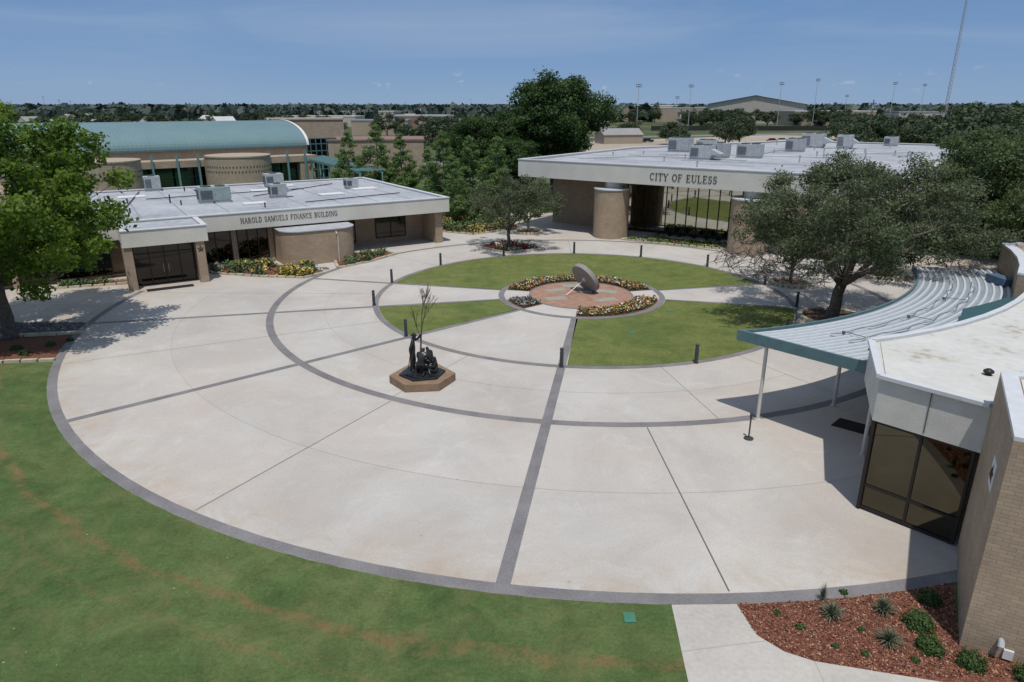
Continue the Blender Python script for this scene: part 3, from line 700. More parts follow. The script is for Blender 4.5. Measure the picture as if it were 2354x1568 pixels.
mb.prism([(-24,1.4),(9,1.4),(9,3.6),(20.9,3.6),(20.9,22.5),(-24,22.5)],0,3.02,top=False)
for x in (-0.9,2.0,4.95): mb.box(x-0.2,x+0.2,0.9,1.5,0,3.02)
for x in (-13.2,-18.6): mb.box(x-0.18,x+0.18,0.7,1.5,0,3.02)
mb.box(20.2,20.95,0.5,4.5,0,3.0)
mb.obj('wall',M_brick,FB)
for xa in (-6.35,-1.6):
    mb=MB(); mb.box(xa,xa+0.6,-4.3,-3.1,0,3.12); mb.obj('entrance_pier',M_brick,FB)
def rrect(x0,x1,y0,y1,r,n=8):
    P=[(x1,y1),(x0,y1)]
    for cx,cy,a0 in ((x0+r,y0+r,180),(x1-r,y0+r,270)):
        for k in range(n+1):
            a=rad(a0+90*k/n); P.append((cx+r*math.cos(a),cy+r*math.sin(a)))
    return P
mb=MB(); mb.prism(rrect(5.2,11.4,-2.6,1.6,1.5),0,2.78); mb.obj('rounded_wall',M_brick,FB,label='rounded brick bay projecting from the front')
mb=MB(); mb.prism(rrect(5.12,11.48,-2.68,1.6,1.55),2.781,2.86); mb.obj('bay_cap',M_roof,FB)
windows(FB,-0.65,1.8,1.08,0.25,3.0,2,[],M_glassdk); windows(FB,2.25,4.75,1.08,0.25,3.0,3,[],M_glassdk)
windows(FB,12.0,13.3,3.5,0.3,3.0,1,[],M_glassdk); windows(FB,15.3,18.4,3.5,0.5,3.0,2,[],M_glassdk)
windows(FB,-12.9,-7.0,0.9,0.25,3.0,4,[],M_glassdk); windows(FB,-18.3,-13.5,0.9,0.25,3.0,3,[],M_glassdk); windows(FB,-24,-18.9,0.9,0.25,3.0,3,[],M_glassdk)
dr=windows(FB,-5.7,-1.65,-3.0,0.02,3.1,4,[2.35],M_glassdk,name='door')
for x in (-3.85,-3.5):
    mb=MB(); mb.tube([(x,-3.1,0.9),(x,-3.1,1.5)],[0.02,0.02],6); mb.obj('handle',M_galv,dr)
for xs in (-5.72,-1.63):
    mb=MB(); mb.quad((xs,-2.95,0),(xs,1,0),(xs,1,3.1),(xs,-2.95,3.1)); mb.obj('side_window',M_glassdk,FB)
lettering('HAROLD SAMUELS FINANCE BUILDING',2.5,10.6,3.5,0.42,-0.003,FB,M_letter)
s=star_mesh(0.3,0.06).obj('star_emblem',M_letter,FB); s.location=(-1.3,-4.305,2.55)
mb=MB(); mb.tube([(9.6,-2.66,0.05),(9.6,-2.66,2.3),(9.5,-2.72,2.45),(9.5,-2.6,2.6)],[0.05,0.05,0.06,0.05],8); mb.obj('downpipe',M_cream,FB)
mb=MB(); mb.box(-5.3,-2.2,-5.2,-4.4,0.013,0.03); mb.obj('door_mat',M_dkblk,FB)
for (x,y,sx,sy) in ((3,13,1.2,0.6),(8,16,1.2,0.6),(13,9,1.2,0.6),(17.5,12,1.3,0.7),(-4,17,1.2,0.6),(11,19,1.0,0.5),(-9,9,1.2,0.6),(5,6,1.0,0.5)):
    mb=MB(); mb.box(x-sx,x+sx,y-sy,y+sy,4.22,4.36); mb.obj('skylight',M_white,FB,bevel=0.04)
mb=MB()
for a,b in (((-6,3),(-3,21)),((-3,14),(12,15)),((2,8),(2,20)),((6,11),(16,18)),((-20,10),(-6,11)),((9,4),(19,6))):
    mb.tube([(a[0],a[1],4.33),(b[0],b[1],4.33)],[0.045,0.045],6)
for k in range(14):
    x=random.uniform(-20,20); y=random.uniform(2,21); mb.tube([(x,y,4.2),(x,y,4.65)],[0.06,0.06],6)
mb.obj('roof_pipes',M_frame,FB)
mb=MB()
for k in range(14): mb.box(-24+k*3.25,-24+k*3.25+0.10,0.5,22.5,4.22,4.227)
M_seam=flat('roof_seam_grey',(0.24,0.25,0.27),0.8)
mb.obj('roof_seams',M_seam,FB)
mb=MB(); mb.box(-16,-10,12,20,4.22,5.7); mb.obj('plant_room',M_brick,FB)
def ac_unit(loc,rz,sx,sy,sz,hmat,label,kind=0,group='air conditioning units on the roofs'):
    e=thing('rooftop_air_conditioner',label,'air conditioner',loc,rz,group)
    mb=MB(); mb.box(-sx/2+0.06,sx/2-0.06,-sy/2+0.06,sy/2-0.06,0,0.25); mb.obj('curb',M_galv,e)
    mb=MB(); mb.box(-sx/2,sx/2,-sy/2,sy/2,0.25,sz)
    if kind==1:
        i=len(mb.v); h=sz*0.75
        mb.v+=[(sx/2,-sy*0.4,0.5),(sx/2+sx*0.45,-sy*0.4,h*0.6),(sx/2,-sy*0.4,h),(sx/2,sy*0.4,0.5),(sx/2+sx*0.45,sy*0.4,h*0.6),(sx/2,sy*0.4,h)]
        for q in ((0,1,2),(5,4,3),(0,3,4,1),(1,4,5,2)): mb.face([i+k for k in q])
    for k in range(1,4): mb.box(-sx/2+k*sx/4-0.02,-sx/2+k*sx/4+0.02,-sy/2-0.015,-sy/2-0.002,0.3,sz-0.05)
    mb.obj('housing',hmat,e,bevel=0.03)
    mb=MB()
    for k in range(7):
        z=0.4+k*(sz-0.6)/7; mb.box(-sx*0.45,-sx*0.08,-sy/2-0.03,-sy/2-0.016,z,z+0.06)
        mb.box(-sx/2-0.03,-sx/2-0.002,-sy*0.4,sy*0.4,z,z+0.06)
    mb.obj('side_grille',M_grille,e)
    n=2 if sx>1.9 else 1
    for k in range(n):
        mb=MB(); x=(k-(n-1)/2)*sx*0.45; r=min(sx,sy)*0.28
        mb.cyl(x,0,r,sz+0.003,sz+0.10,16); mb.cyl(x,0,r*0.3,sz+0.101,sz+0.14,10)
        mb.obj('fan',M_grille,e)
    return e
gr=M_acbox
ac_unit((-27.2,63.2,4.22),rad(32),2.7,1.6,1.4,M_acgreen,'green-grey packaged air conditioner on the office roof')
ac_unit((-37.2,72,4.22),rad(32),1.5,1.2,1.5,gr,'grey air conditioner cube on the office roof')
ac_unit((-22.5,66.6,4.22),rad(32),1.5,1.2,1.3,gr,'grey air conditioner with side hood on the office roof',1)
ac_unit((-26.0,76,4.22),rad(32),1.9,1.4,1.4,gr,'grey packaged air conditioner on the office roof')
ac_unit((-17.1,74,4.22),rad(32),1.3,1.1,1.1,gr,'small grey air conditioner on the office roof')

# ------------------------------------------------------------------ city hall
CH=thing('city_hall_building','tan brick city hall with deep white fascia and reflective glass','building',(0.66,74.3,0),rad(-35))
mb=MB(); mb.box(0,37,0,0.4,5.5,7.2); mb.box(36.6,37,0.41,60,5.5,7.2); mb.box(0,0.4,0.41,27,5.5,7.2)
mb.prism([(0,27),(0.45,27),(12.4,59.6),(36.6,59.6),(36.6,60),(12,60)],5.5,7.19,bottom=True)
mb.obj('fascia',M_fascia,CH)
mb=MB(); mb.box(-0.05,37.05,-0.05,0.45,7.201,7.29); mb.box(36.55,37.05,0.451,60,7.201,7.29); mb.box(-0.05,0.45,0.451,27,7.201,7.29)
mb.prism([(-0.05,27.01),(0.5,27.01),(12.5,59.5),(36.5,59.5),(36.5,60.05),(11.95,60.05)],7.2,7.285)
mb.obj('parapet_cap',M_fcap,CH)
mb=MB(); mb.prism([(0.4,0.4),(36.6,0.4),(36.6,59.6),(12.4,59.6),(0.4,27)],6.6,7.05); mb.obj('roof',M_roof,CH)
mb=MB(); mb.prism([(0.3,0.3),(36.7,0.3),(36.7,59.7),(12.3,59.7),(0.3,27)],5.52,5.6,bottom=True); mb.obj('soffit',M_soffit,CH)
mb=MB(); mb.prism([(1,5.5),(10.2,5.5),(10.2,6.6),(23.4,6.6),(23.4,5.5),(36,5.5),(36,59),(12.8,59),(1,27)],0,5.52,top=False); mb.obj('wall',M_brick,CH)
windows(CH,10.25,23.35,5.4,0.25,5.5,12,[0.9],M_glassmir,fw=0.09)
windows(CH,26.0,35,5.4,0.25,5.5,8,[0.9],M_glassmir,fw=0.09)
for x in (10.6,24.4):
    mb=MB(); mb.cyl(x,1.1,1.75,0,4.75,40); c=mb.obj('column',M_brick,CH,smooth=False)
    mb=MB(); mb.cyl(x,1.1,1.82,4.752,4.87,40); mb.cyl(x,1.5,0.9,4.871,5.52,20); mb.obj('column_cap',M_fcap,c)
lettering('CITY OF EULESS',15.0,21.5,5.97,0.66,-0.003,CH,M_letter,0.03)
mb=MB()
for k in range(11): mb.box(0.5,36.5,3+k*5.1,3.1+k*5.1,7.05,7.057)
mb.obj('roof_seams',M_seam,CH)
mb=MB()
for a,b in (((4,6),(14,22)),((14,10),(30,11)),((8,18),(28,24)),((18,20),(18,45)),((25,28),(34,40)),((6,14),(20,13))):
    mb.tube([(a[0],a[1],7.17),(b[0],b[1],7.17)],[0.06,0.06],6)
for k in range(26):
    x=random.uniform(3,35); y=random.uniform(3,50)
    if y>25 and x<12: continue
    hgt=random.uniform(0.3,0.7); mb.tube([(x,y,7.0),(x,y,7.05+hgt),(x,y,7.06+hgt),(x,y,7.15+hgt)],[0.08,0.08,0.14,0.1],6)
mb.obj('roof_pipes',M_galv,CH)
A=rad(-35)
for (x,y,sx,sy,sz,kd,lb) in ((21.4,90,2.7,2.0,1.7,0,'large white-grey packaged air conditioner on the city hall roof'),(23.8,86.5,2.2,1.7,1.6,1,'grey air conditioner with intake hood on the city hall roof'),(20.6,76.5,2.3,1.7,1.5,1,'large grey air conditioner with hood on the city hall roof'),(23.3,79,1.7,1.7,1.6,0,'square grey air conditioner on the city hall roof'),
    (26.6,79,2.6,1.7,1.5,0,'wide grey air conditioner on the city hall roof'),(36,90,2.2,1.7,1.6,0,'grey air conditioner on the city hall roof'),(42,99,2.9,1.9,1.9,1,'large air conditioner with big intake hood on the city hall roof'),(45.5,97,1.9,1.7,1.8,1,'grey air conditioner with hood on the city hall roof'),(55,103,1.8,1.6,1.3,0,'small pale air conditioner on the city hall roof')):
    ac_unit((x,y,7.05),A+random.uniform(-0.05,0.05),sx,sy,sz,M_galv if kd else M_acbox,lb,kd)

# ------------------------------------------------------------------ library
LB=thing('library_building','beige brick library with curved teal metal roof and round bays','building',(-61.9,103,0),rad(38))
x0,x1=-18,33.2; NV=16; dep,hz=12.0,3.9
def vault(mb,xa,xb,off=0.0,mi=0):
    i=len(mb.v)
    for k in range(NV+1):
        t=rad(90*k/NV); y=dep*(1-math.cos(t)); z=6.2+hz*math.sin(t)
        ny,nz=-math.cos(t)*0.5,math.sin(t)
        mb.v+=[(xa,y+ny*off,z+nz*off),(xb,y+ny*off,z+nz*off)]
    for k in range(NV): q=i+2*k; mb.face([q,q+1,q+3,q+2],None,mi)
mb=MB(); vault(mb,x0,x1)
for k in range(85): vault(mb,x0+k*0.6,x0+k*0.6+0.05,0.04,1)
mb.quad((x0,12,10.1),(x1,12,10.1),(x1,22,9.4),(x0,22,9.4))
mb.obj('roof',[M_tealroof,flat('teal_seam',(0.12,0.195,0.21),0.6)],LB)
mb=MB(); vault(mb,x1,x1+0.45,0.12)
i=len(mb.v)
for k in range(NV+1):
    t=rad(90*k/NV); y=dep*(1-math.cos(t)); z=6.2+hz*math.sin(t); mb.v+=[(x1+0.45,y,z+0.12),(x1+0.45,y+0.5,z-0.5)]
for k in range(NV): q=i+2*k; mb.face([q,q+1,q+3,q+2])
mb.obj('roof_edge',M_white,LB)
mb=MB(); mb.box(x0,x1,-0.15,0.25,5.95,6.2); mb.obj('gutter',M_teal,LB)
mb=MB(); mb.box(x0,x1,0.3,22,0,5.94); mb.prism([(x1,0.3),(x1+0.2,0.3),(x1+0.2,22),(x1,22)],0,5.94)
i=len(mb.v); mb.v+=[(x1-0.05,0.3,5.9)]+[(x1-0.05,dep*(1-math.cos(rad(90*k/NV))),6.15+hz*math.sin(rad(90*k/NV))) for k in range(NV+1)]+[(x1-0.05,22,9.1),(x1-0.05,22,5.9)]
mb.face(list(range(i,len(mb.v))))
mb.box(x0,x1,-4,0.29,3.7,4.7); mb.box(x0,x0+8,-3.9,0,0,3.7); mb.box(x1-3,x1-0.5,-3.9,0.2,0,3.7)
mb.obj('wall',M_brickl,LB)
windows(LB,x0+8,x1-3,-2.5,0.2,3.7,22,[2.2],M_glassteal,fm=M_teal)
windows(LB,x1+0.5,x1+6.5,2.0,0.2,7.2,6,[1.8,3.4,5.0,6.2],M_glassteal,fw=0.16,fm=M_teal)
for x in (0.6,18.9):
    mb=MB(); mb.cyl(x,-8,4.7,0,5.3,44); mb.box(x-4,x+4,-8,-3.9,0,5.0)
    for row,zz in enumerate((3.3,4.0)):
        for k in range(30):
            a=rad(180+12*k*0.5+3*row); cx_,cy_=x+4.71*math.cos(a),-8+4.71*math.sin(a)
            mb.beam((cx_,cy_,zz),(cx_+0.03*math.cos(a),cy_+0.03*math.sin(a),zz),0.2,0.2,1)
    c=mb.obj('round_bay',[M_brickl,M_grille],LB)
    mb=MB(); mb.cyl(x,-8,4.78,5.301,5.5,44); mb.obj('bay_cap',flat('beige_cap',(0.38,0.31,0.235),0.9),c)
for x in (7.5,11,14,25,28,31):
    mb=MB(); mb.box(x-0.14,x+0.14,-4.4,-4.15,0,5.6); mb.obj('column',flat('teal_column',(0.14,0.27,0.29),0.5),LB)
PG=thing('pergola','teal steel pergola walkway beside the library','pergola',(-26.8,109,0),0)
a=Vector((-35,124,0)); b=Vector((-19.5,97,0)); dv=(b-a).normalized(); pv=Vector((-dv.y,dv.x,0))*1.6
M_tealp=flat('teal_pale',(0.18,0.32,0.33),0.5)
for sgn in (-1,1):
    mb=MB(); mb.beam(a+pv*sgn+Vector((0,0,3.9)),b+pv*sgn+Vector((0,0,3.9)),0.2,0.35); mb.obj('beam',M_tealp,PG,world=True)
mb=MB(); L_=(b-a).length
for k in range(34):
    p=a+dv*(L_*k/33); mb.beam(p-pv*1.3+Vector((0,0,4.2)),p+pv*1.3+Vector((0,0,4.2)),0.14,0.2)
mb.obj('slats',M_tealp,PG,world=True)
for k in range(7):
    for sgn in (-1,1):
        p=a+dv*(L_*k/6)+pv*sgn; mb=MB(); mb.tube([(p.x,p.y,0),(p.x,p.y,3.72)],[0.12,0.12],8); mb.obj('post',M_tealp,PG,world=True)
def block(name,label,x,y,rz,w,d,h,wm,rm,wins=0,par=0.3):
    e=thing(name,label,'building',(x,y,0),rz)
    mb=MB(); mb.box(-w/2,w/2,0,d,0,h); mb.obj('wall',wm,e)
    mb=MB(); mb.box(-w/2-0.15,w/2+0.15,-0.15,d+0.15,h+0.002,h+par); mb.obj('roof',rm,e)
    for k in range(wins):
        mb=MB(); xx=-w/2+(k+0.5)*w/wins; mb.box(xx-w/wins*0.32,xx+w/wins*0.32,-0.06,-0.01,h*0.35,h*0.75)
        mb.obj('window',M_glassdk,e)
    return e
M_tan=flat('tan_wall',(0.38,0.315,0.24),0.9,0,0.08,0.2); M_pale=flat('pale_wall',(0.47,0.44,0.385),0.9,0,0.08,0.2)
M_wroof=flat('far_white_roof',(0.50,0.50,0.49),0.8,0,0.1,0.2); M_groof=flat('far_grey_roof',(0.28,0.275,0.27),0.8,0,0.1,0.2); M_redb=flat('red_wall',(0.29,0.175,0.13),0.9,0,0.1,0.2)
block('brick_building','beige brick stage block behind the library',-41.5,146,rad(20),14,12,9.9,M_brickl,flat('beige_cap2',(0.38,0.31,0.235)),0)
block('brick_building','low beige brick wing beside the cypresses',-24.5,128,rad(8),17,14,6.6,M_brickl,flat('brown_cap',(0.24,0.15,0.115)),0)
for (k,d,w,dep_,h,wm,rm,lb) in (
  (0.18,640,70,40,13,M_tan,M_wroof,'long tan school building'),(0.235,600,45,40,11,M_tan,M_wroof,'tan school wing'),(0.145,620,32,30,13,M_tan,M_wroof,'tan school hall'),
  (-0.13,420,34,18,7.0,M_redb,M_wroof,'brick building with pale roof'),(-0.185,330,26,14,6,M_tan,M_groof,'tan low building'),(-0.10,300,18,12,5.5,M_redb,M_groof,'small brick building'),
  (-0.22,620,70,30,8,M_pale,M_wroof,'long pale warehouse'),(-0.32,760,80,40,8,M_pale,M_wroof,'long white warehouse'),(-0.60,700,40,30,9,M_pale,M_wroof,'white church hall'),
  (-0.44,900,70,30,9,M_tan,M_wroof,'tan warehouse'),(-0.53,820,50,30,8,M_pale,M_groof,'pale commercial building'),(-0.27,470,50,20,6,M_pale,M_wroof,'pale flat roofed building'),
  (-0.07,700,60,30,9,M_pale,M_wroof,'pale warehouse'),
  (0.115,330,14,10,5,M_tan,M_groof,'small tan concession building'),(0.45,500,60,30,9,M_tan,M_wroof,'tan building among trees'),(0.60,420,50,20,9,M_pale,M_groof,'pale building among trees')):
    block('distant_building',lb+' on the far plain',k*d,d,random.uniform(-0.15,0.15),w,dep_,h,wm,rm,0,par=0.8)
def gable(x,y,rz,w,d,h,rh,wm,rm,label):
    e=thing('distant_house' if w<30 else 'gymnasium_building',label,'house' if w<30 else 'building',(x,y,0),rz)
    mb=MB(); mb.box(-w/2,w/2,-d/2,d/2,0,h)
    i=len(mb.v); mb.v+=[(-w/2,-d/2,h),(-w/2,d/2,h),(-w/2,0,h+rh),(w/2,-d/2,h),(w/2,d/2,h),(w/2,0,h+rh)]; mb.face([i,i+2,i+1]); mb.face([i+3,i+4,i+5]); mb.obj('wall',wm,e)
    mb=MB(); o=w*0.02
    mb.quad((-w/2-o,-d/2-o,h-0.2),(w/2+o,-d/2-o,h-0.2),(w/2+o,0,h+rh+0.15),(-w/2-o,0,h+rh+0.15)); mb.quad((w/2+o,d/2+o,h-0.2),(-w/2-o,d/2+o,h-0.2),(-w/2-o,0,h+rh+0.15),(w/2+o,0,h+rh+0.15)); mb.obj('roof',rm,e)
gable(0.342*580,580,1.15,62,70,14.5,6.0,flat('gym_wall',(0.44,0.41,0.36),0.9,0,0.06,0.2),flat('gym_roof',(0.47,0.46,0.44),0.8,0,0.08,0.2),'large tan-grey gymnasium with low pitched roof')
rr2=random.Random(4)
for _ in range(42):
    d=rr2.uniform(320,1000); k=rr2.uniform(-0.75,0.02)
    gable(k*d,d,rr2.uniform(0,3),rr2.uniform(12,18),rr2.uniform(9,12),3.0,rr2.uniform(2.5,4),rr2.choice([M_tan,M_pale,M_redb]),rr2.choice([M_groof,M_groof,M_wroof]),'suburban house with pitched roof among trees')
gable(0.15*255,255,0.3,15,8,3.2,1.8,M_tan,M_groof,'small pavilion with grey roof by the field')
g=MB(); g.prism([(14,150),(60,132),(120,150),(175,300),(120,330),(30,270)],-0.1,0.012); struct('parking_lot',g,M_lot)
g=MB(); g.prism([(20,290),(200,360),(200,378),(20,304)],-0.1,0.016); struct('road',g,M_asphalt)
g=MB(); g.prism([(-60,170),(14,150),(16,160),(-60,182)],-0.1,0.016); struct('road',g,M_asphalt)
g=MB(); g.prism([(36,215),(125,238),(126,246),(36,222)],0.012,0.02); struct('grass_verge_ground',g,M_lawn)
g=MB(); g.prism([(22,162),(64,152),(80,160),(26,172)],0.012,0.02); struct('grass_verge_ground',g,M_lawn)
FE=MB()
for k in range(30):
    x=75+k*4; FE.tube([(x,385,0),(x,385,3.4)],[0.1,0.1],5)
FE.box(75,191,384.95,385.05,0.2,2.6); FE.obj('ballfield_fence',flat('fence_dark',(0.03,0.035,0.03)),label='dark windscreen fence around the distant ball field',cat='fence')
def car(x,y,rz,colr,nm,lb):
    e=thing('parked_car',lb,'car',(x,y,0.02),rz,'vehicles in the far parking lot')
    mb=MB(); mb.prism([(-2.2,-.85),(2.2,-.85),(2.3,-.6),(2.3,.6),(2.2,.85),(-2.2,.85)],0.35,0.9); mb.obj('body',flat(nm,colr,0.35,0.1),e,bevel=0.08)
    mb=MB(); mb.v=[(-1.5,-.78,.9),(1.1,-.78,.9),(1.1,.78,.9),(-1.5,.78,.9),(-1.0,-.62,1.45),(.5,-.62,1.45),(.5,.62,1.45),(-1.0,.62,1.45)]
    for q in ((4,5,6,7),(0,1,5,4),(1,2,6,5),(2,3,7,6),(3,0,4,7)): mb.face(list(q))
    mb.obj('cabin',M_glassdk,e)
    for wx in (-1.4,1.4):
        for wy in (-.85,.85):
            mb=MB(); mb.tube([(wx,wy-.1,.33),(wx,wy+.1,.33)],[.33,.33],12); mb.obj('wheel',M_dkblk,e)
for (x,y,r,cc,nm,lb) in ((-38,300,0.2,(0.7,0.7,0.7),'car_white','white car parked on the far road'),(70,185,0.4,(0.6,0.6,0.6),'car_silver','silver car parked in the lot'),(74,187,0.4,(0.05,0.1,0.3),'car_blue','dark blue car parked in the lot'),(58,240,0.3,(0.7,0.7,0.7),'car_white','white car parked in the lot'),(96,262,0.3,(0.3,0.03,0.03),'car_red','red car parked in the lot'),(100,263,0.3,(0.7,0.7,0.7),'car_white','white car parked in the lot'),(50,262,0.3,(0.04,0.04,0.05),'car_black','black car parked in the lot'),(-52,205,0.5,(0.7,0.7,0.7),'car_white','white car near the library'),(-18,240,0.2,(0.5,0.5,0.5),'car_silver','silver car on the suburban street')):
    car(x,y,r,cc,nm,lb)
def stadium_light(x,y,h):
    e=thing('stadium_light','tall steel stadium light pole with lamp bank','light pole',(x,y,0),0,'stadium lights around the ball field')
    mb=MB(); mb.tube([(0,0,0),(0,0,h)],[0.18,0.10],8); mb.obj('pole',M_galv,e)
    mb=MB()
    for z in (h-1.2,h-0.3): mb.box(-1.3,1.3,-0.08,0.08,z-0.06,z+0.06)
    for k in range(4):
        for z in (h-1.2,h-0.3): mb.box(-1.25+k*0.7,-0.9+k*0.7,-0.35,-0.10,z+0.07,z+0.38)
    mb.obj('lamp_bank',M_grille,e)
for (x,y,h) in ((57.5,330,22.0),(93.5,380,23.2),(148,400,25),(176,420,27.5),(226,430,26),(105,460,18.5),(272,480,26.5),(231,500,20)): stadium_light(x,y,h)
def upole(x,y,h):
    e=thing('utility_pole','wooden utility pole with cross arm','utility pole',(x,y,0),rad(30),'utility poles')
    mb=MB(); mb.tube([(0,0,0),(0,0,h)],[0.17,0.11],8); mb.obj('pole',M_bark,e)
    mb=MB(); mb.box(-1.2,1.2,-0.08,0.08,h-0.9,h-0.7); mb.obj('cross_arm',M_bark,e)
    mb=MB(); mb.tube([(-0.4,-0.25,h-2.0),(-0.4,-0.25,h-1.2)],[0.2,0.2],8); mb.obj('transformer',M_galv,e)
for x,y,h in ((-27,215,13.2),(37.6,160,12),(85,170,14.0),(90,150,12.5),(-70,260,12),(-15,250,11)): upole(x,y,h)
for k in range(9):
    d=random.uniform(600,1100); x=random.uniform(-0.7,0.0)*d; upole(x,d,random.uniform(16,24))
e=thing('radio_mast','tall slender lattice radio mast','mast',(99.3,165,0),0)
H=48
for k in range(3):
    mb=MB(); a=2.094*k; mb.tube([(0.40*math.cos(a),0.40*math.sin(a),0),(0.18*math.cos(a),0.18*math.sin(a),H)],[0.06,0.045],5); mb.obj('mast_leg',M_galv,e)
mb=MB()
for j in range(60):
    z0_=j*H/60; z1_=(j+1)*H/60; w=0.40-0.22*j/60
    for k in range(3):
        a=2.094*k; b=2.094*(k+1); mb.tube([(w*math.cos(a),w*math.sin(a),z0_),(w*math.cos(b),w*math.sin(b),z1_)],[0.025,0.025],4,cap=False)
mb.obj('bracing',M_galv,e)

# ------------------------------------------------------------------ plaza furniture
mb=MB(); mb.tube([(0,0,0),(0,0,0.82)],[0.095,0.095],16); mb.tube([(0,0,-0.0),(0,0,0.03)],[0.14,0.13],16); b_body=mb.obj('post',M_bollard,smooth=False)
mb=MB(); mb.tube([(0,0,0.822),(0,0,0.90)],[0.075,0.075],14); b_l=mb.obj('lamp',M_grille)
mb=MB(); mb.tube([(0,0,0.902),(0,0,1.0),(0,0,1.03)],[0.098,0.098,0.06],16); b_c=mb.obj('cap',M_bollard)
for a in (-99.4,-140,191,166,139,113,87,63,38,12,-12.5,-40,-71):
    x,y=pol(14.25,a)
    e=thing('bollard','dark grey cylindrical light bollard at the edge of the lawn','bollard',(x,y,0.02),0,'bollards around the lawn ring')
    for src in (b_body,b_l,b_c):
        d=src.copy(); d.parent=e; COL.objects.link(d)
for o in (b_body,b_l,b_c): bpy.data.objects.remove(o)
e=thing('stanchion','black stanchion post on a round base','stanchion',(9.4,24.4,0.012))
mb=MB(); mb.cyl(0,0,0.19,0,0.04,20); mb.tube([(0,0,0.04),(0,0,0.07)],[0.12,0.04],12); mb.obj('base',M_bollard,e)
mb=MB(); mb.tube([(0,0,0.05),(0,0,0.9),(0,0,0.91),(0,0,1.12),(0,0,1.15)],[0.032,0.032,0.055,0.055,0.03],10); mb.obj('post',M_bollard,e)
SD=thing('sundial','tilted grey granite disc sundial with steel gnomon rod','sundial',(5.2,47.0,0.03))
nrm=Vector((1.4,0.9,1.0)).normalized()
q=nrm.to_track_quat('Z','Y')
mb=MB(); mb.cyl(0,0,1.18,-0.17,0.17,56); dk=mb.obj('dial_disc',M_dial,SD,bevel=0.03); dk.rotation_mode='QUATERNION'; dk.rotation_quaternion=q; dk.location=(0,0,1.02)
mb=MB(); c0=Vector((0,0,1.02)); mb.tube([c0-nrm*1.95,c0-nrm*0.26,c0-nrm*0.24,c0-nrm*0.17],[0.035,0.035,0.12,0.16],14); mb.obj('gnomon',M_white,SD)
mb=MB(); mb.box(-0.45,0.45,-0.3,0.3,0,0.12); mb.obj('plinth',M_dial,SD)
mb=MB(); mb.prism([(13.2,25.6),(14.6,24.4),(15.3,25.1),(13.9,26.3)],0.012,0.03); mb.obj('door_mat',M_dkblk,label='black rubber door mat under the entrance canopy',cat='door mat')

# ------------------------------------------------------------------ statue
ST=thing('bronze_statue','bronze sculpture of figures planting a tree on a hexagonal stone base','statue',(-4.28,30.35,0.012),rad(6))
def hexp(r,o=0): return [(r*math.cos(rad(60*k+o)),r*math.sin(rad(60*k+o))*0.92) for k in range(6)]
mb=MB(); mb.prism(hexp(1.58),0,0.40,bottom=True); mb.obj('pedestal',M_pedestal,ST,bevel=0.03)
mb=MB(); mb.prism(hexp(1.12,8),0.402,0.50); mb.prism(hexp(0.95,20),0.501,0.56); mb.obj('bronze_plinth',M_bronze,ST,bevel=0.03)
def skin(name,V,E,R,mat,parent,sub=1):
    me=bpy.data.meshes.new(name); me.from_pydata([tuple(v) for v in V],E,[]); o=bpy.data.objects.new(name,me); COL.objects.link(o)
    sk=o.modifiers.new('s','SKIN'); sk.use_smooth_shade=True
    for i,r in enumerate(R): me.skin_vertices[0].data[i].radius=(r,r); me.skin_vertices[0].data[i].use_root=(i==0)
    sb=o.modifiers.new('u','SUBSURF'); sb.levels=sub; sb.render_levels=sub
    dg=bpy.context.evaluated_depsgraph_get(); me2=bpy.data.meshes.new_from_object(o.evaluated_get(dg))
    bpy.data.objects.remove(o); o=bpy.data.objects.new(name,me2); COL.objects.link(o); o.parent=parent
    me2.materials.clear(); me2.materials.append(mat); me2.polygons.foreach_set('use_smooth',[True]*len(me2.polygons))
    return o
def human(name,J,parent,label,s=1.0,off=(0,0,0)):
    names=['pelvis','spine','chest','neck','head','top','nose','shL','elL','haL','shR','elR','haR','hiL','knL','anL','toL','hiR','knR','anR','toR']
    Rr=dict(pelvis=.15,spine=.14,chest=.165,neck=.065,head=.105,top=.08,nose=.03,shL=.085,elL=.058,haL=.045,shR=.085,elR=.058,haR=.045,hiL=.12,knL=.08,anL=.06,toL=.045,hiR=.12,knR=.08,anR=.06,toR=.045)
    Ed=[('pelvis','spine'),('spine','chest'),('chest','neck'),('neck','head'),('head','top'),('head','nose'),('chest','shL'),('shL','elL'),('elL','haL'),('chest','shR'),('shR','elR'),('elR','haR'),('pelvis','hiL'),('hiL','knL'),('knL','anL'),('anL','toL'),('pelvis','hiR'),('hiR','knR'),('knR','anR'),('anR','toR')]
    O=Vector(off); V=[Vector(J[k])*s+O for k in names]; R=[Rr[k]*s for k in names]; ix={k:i for i,k in enumerate(names)}
    E=[(ix[a],ix[b]) for a,b in Ed]
    for hnd,el in (('haL','elL'),('haR','elR')):
        d=(Vector(J[hnd])-Vector(J[el])).normalized(); p=d.orthogonal().normalized()
        for k in range(5):
            st=Vector(J[hnd])+p*(k-2)*0.022+d*0.05; ln=(0.05,0.085,0.095,0.088,0.07)[k]
            c=d.cross(p)
            a=st+d*ln*0.5+ (p*-0.03 if k==0 else Vector((0,0,0))); b=a+d*ln*0.35+c*ln*0.4
            i=len(V); V+=[a*s+O,b*s+O]; R+=[0.012*s,0.009*s]; E+=[(ix[hnd],i),(i,i+1)]
    o=skin(name,V,E,R,M_bronze,parent,2)
    o['label']=label; return o
Z0=0.56
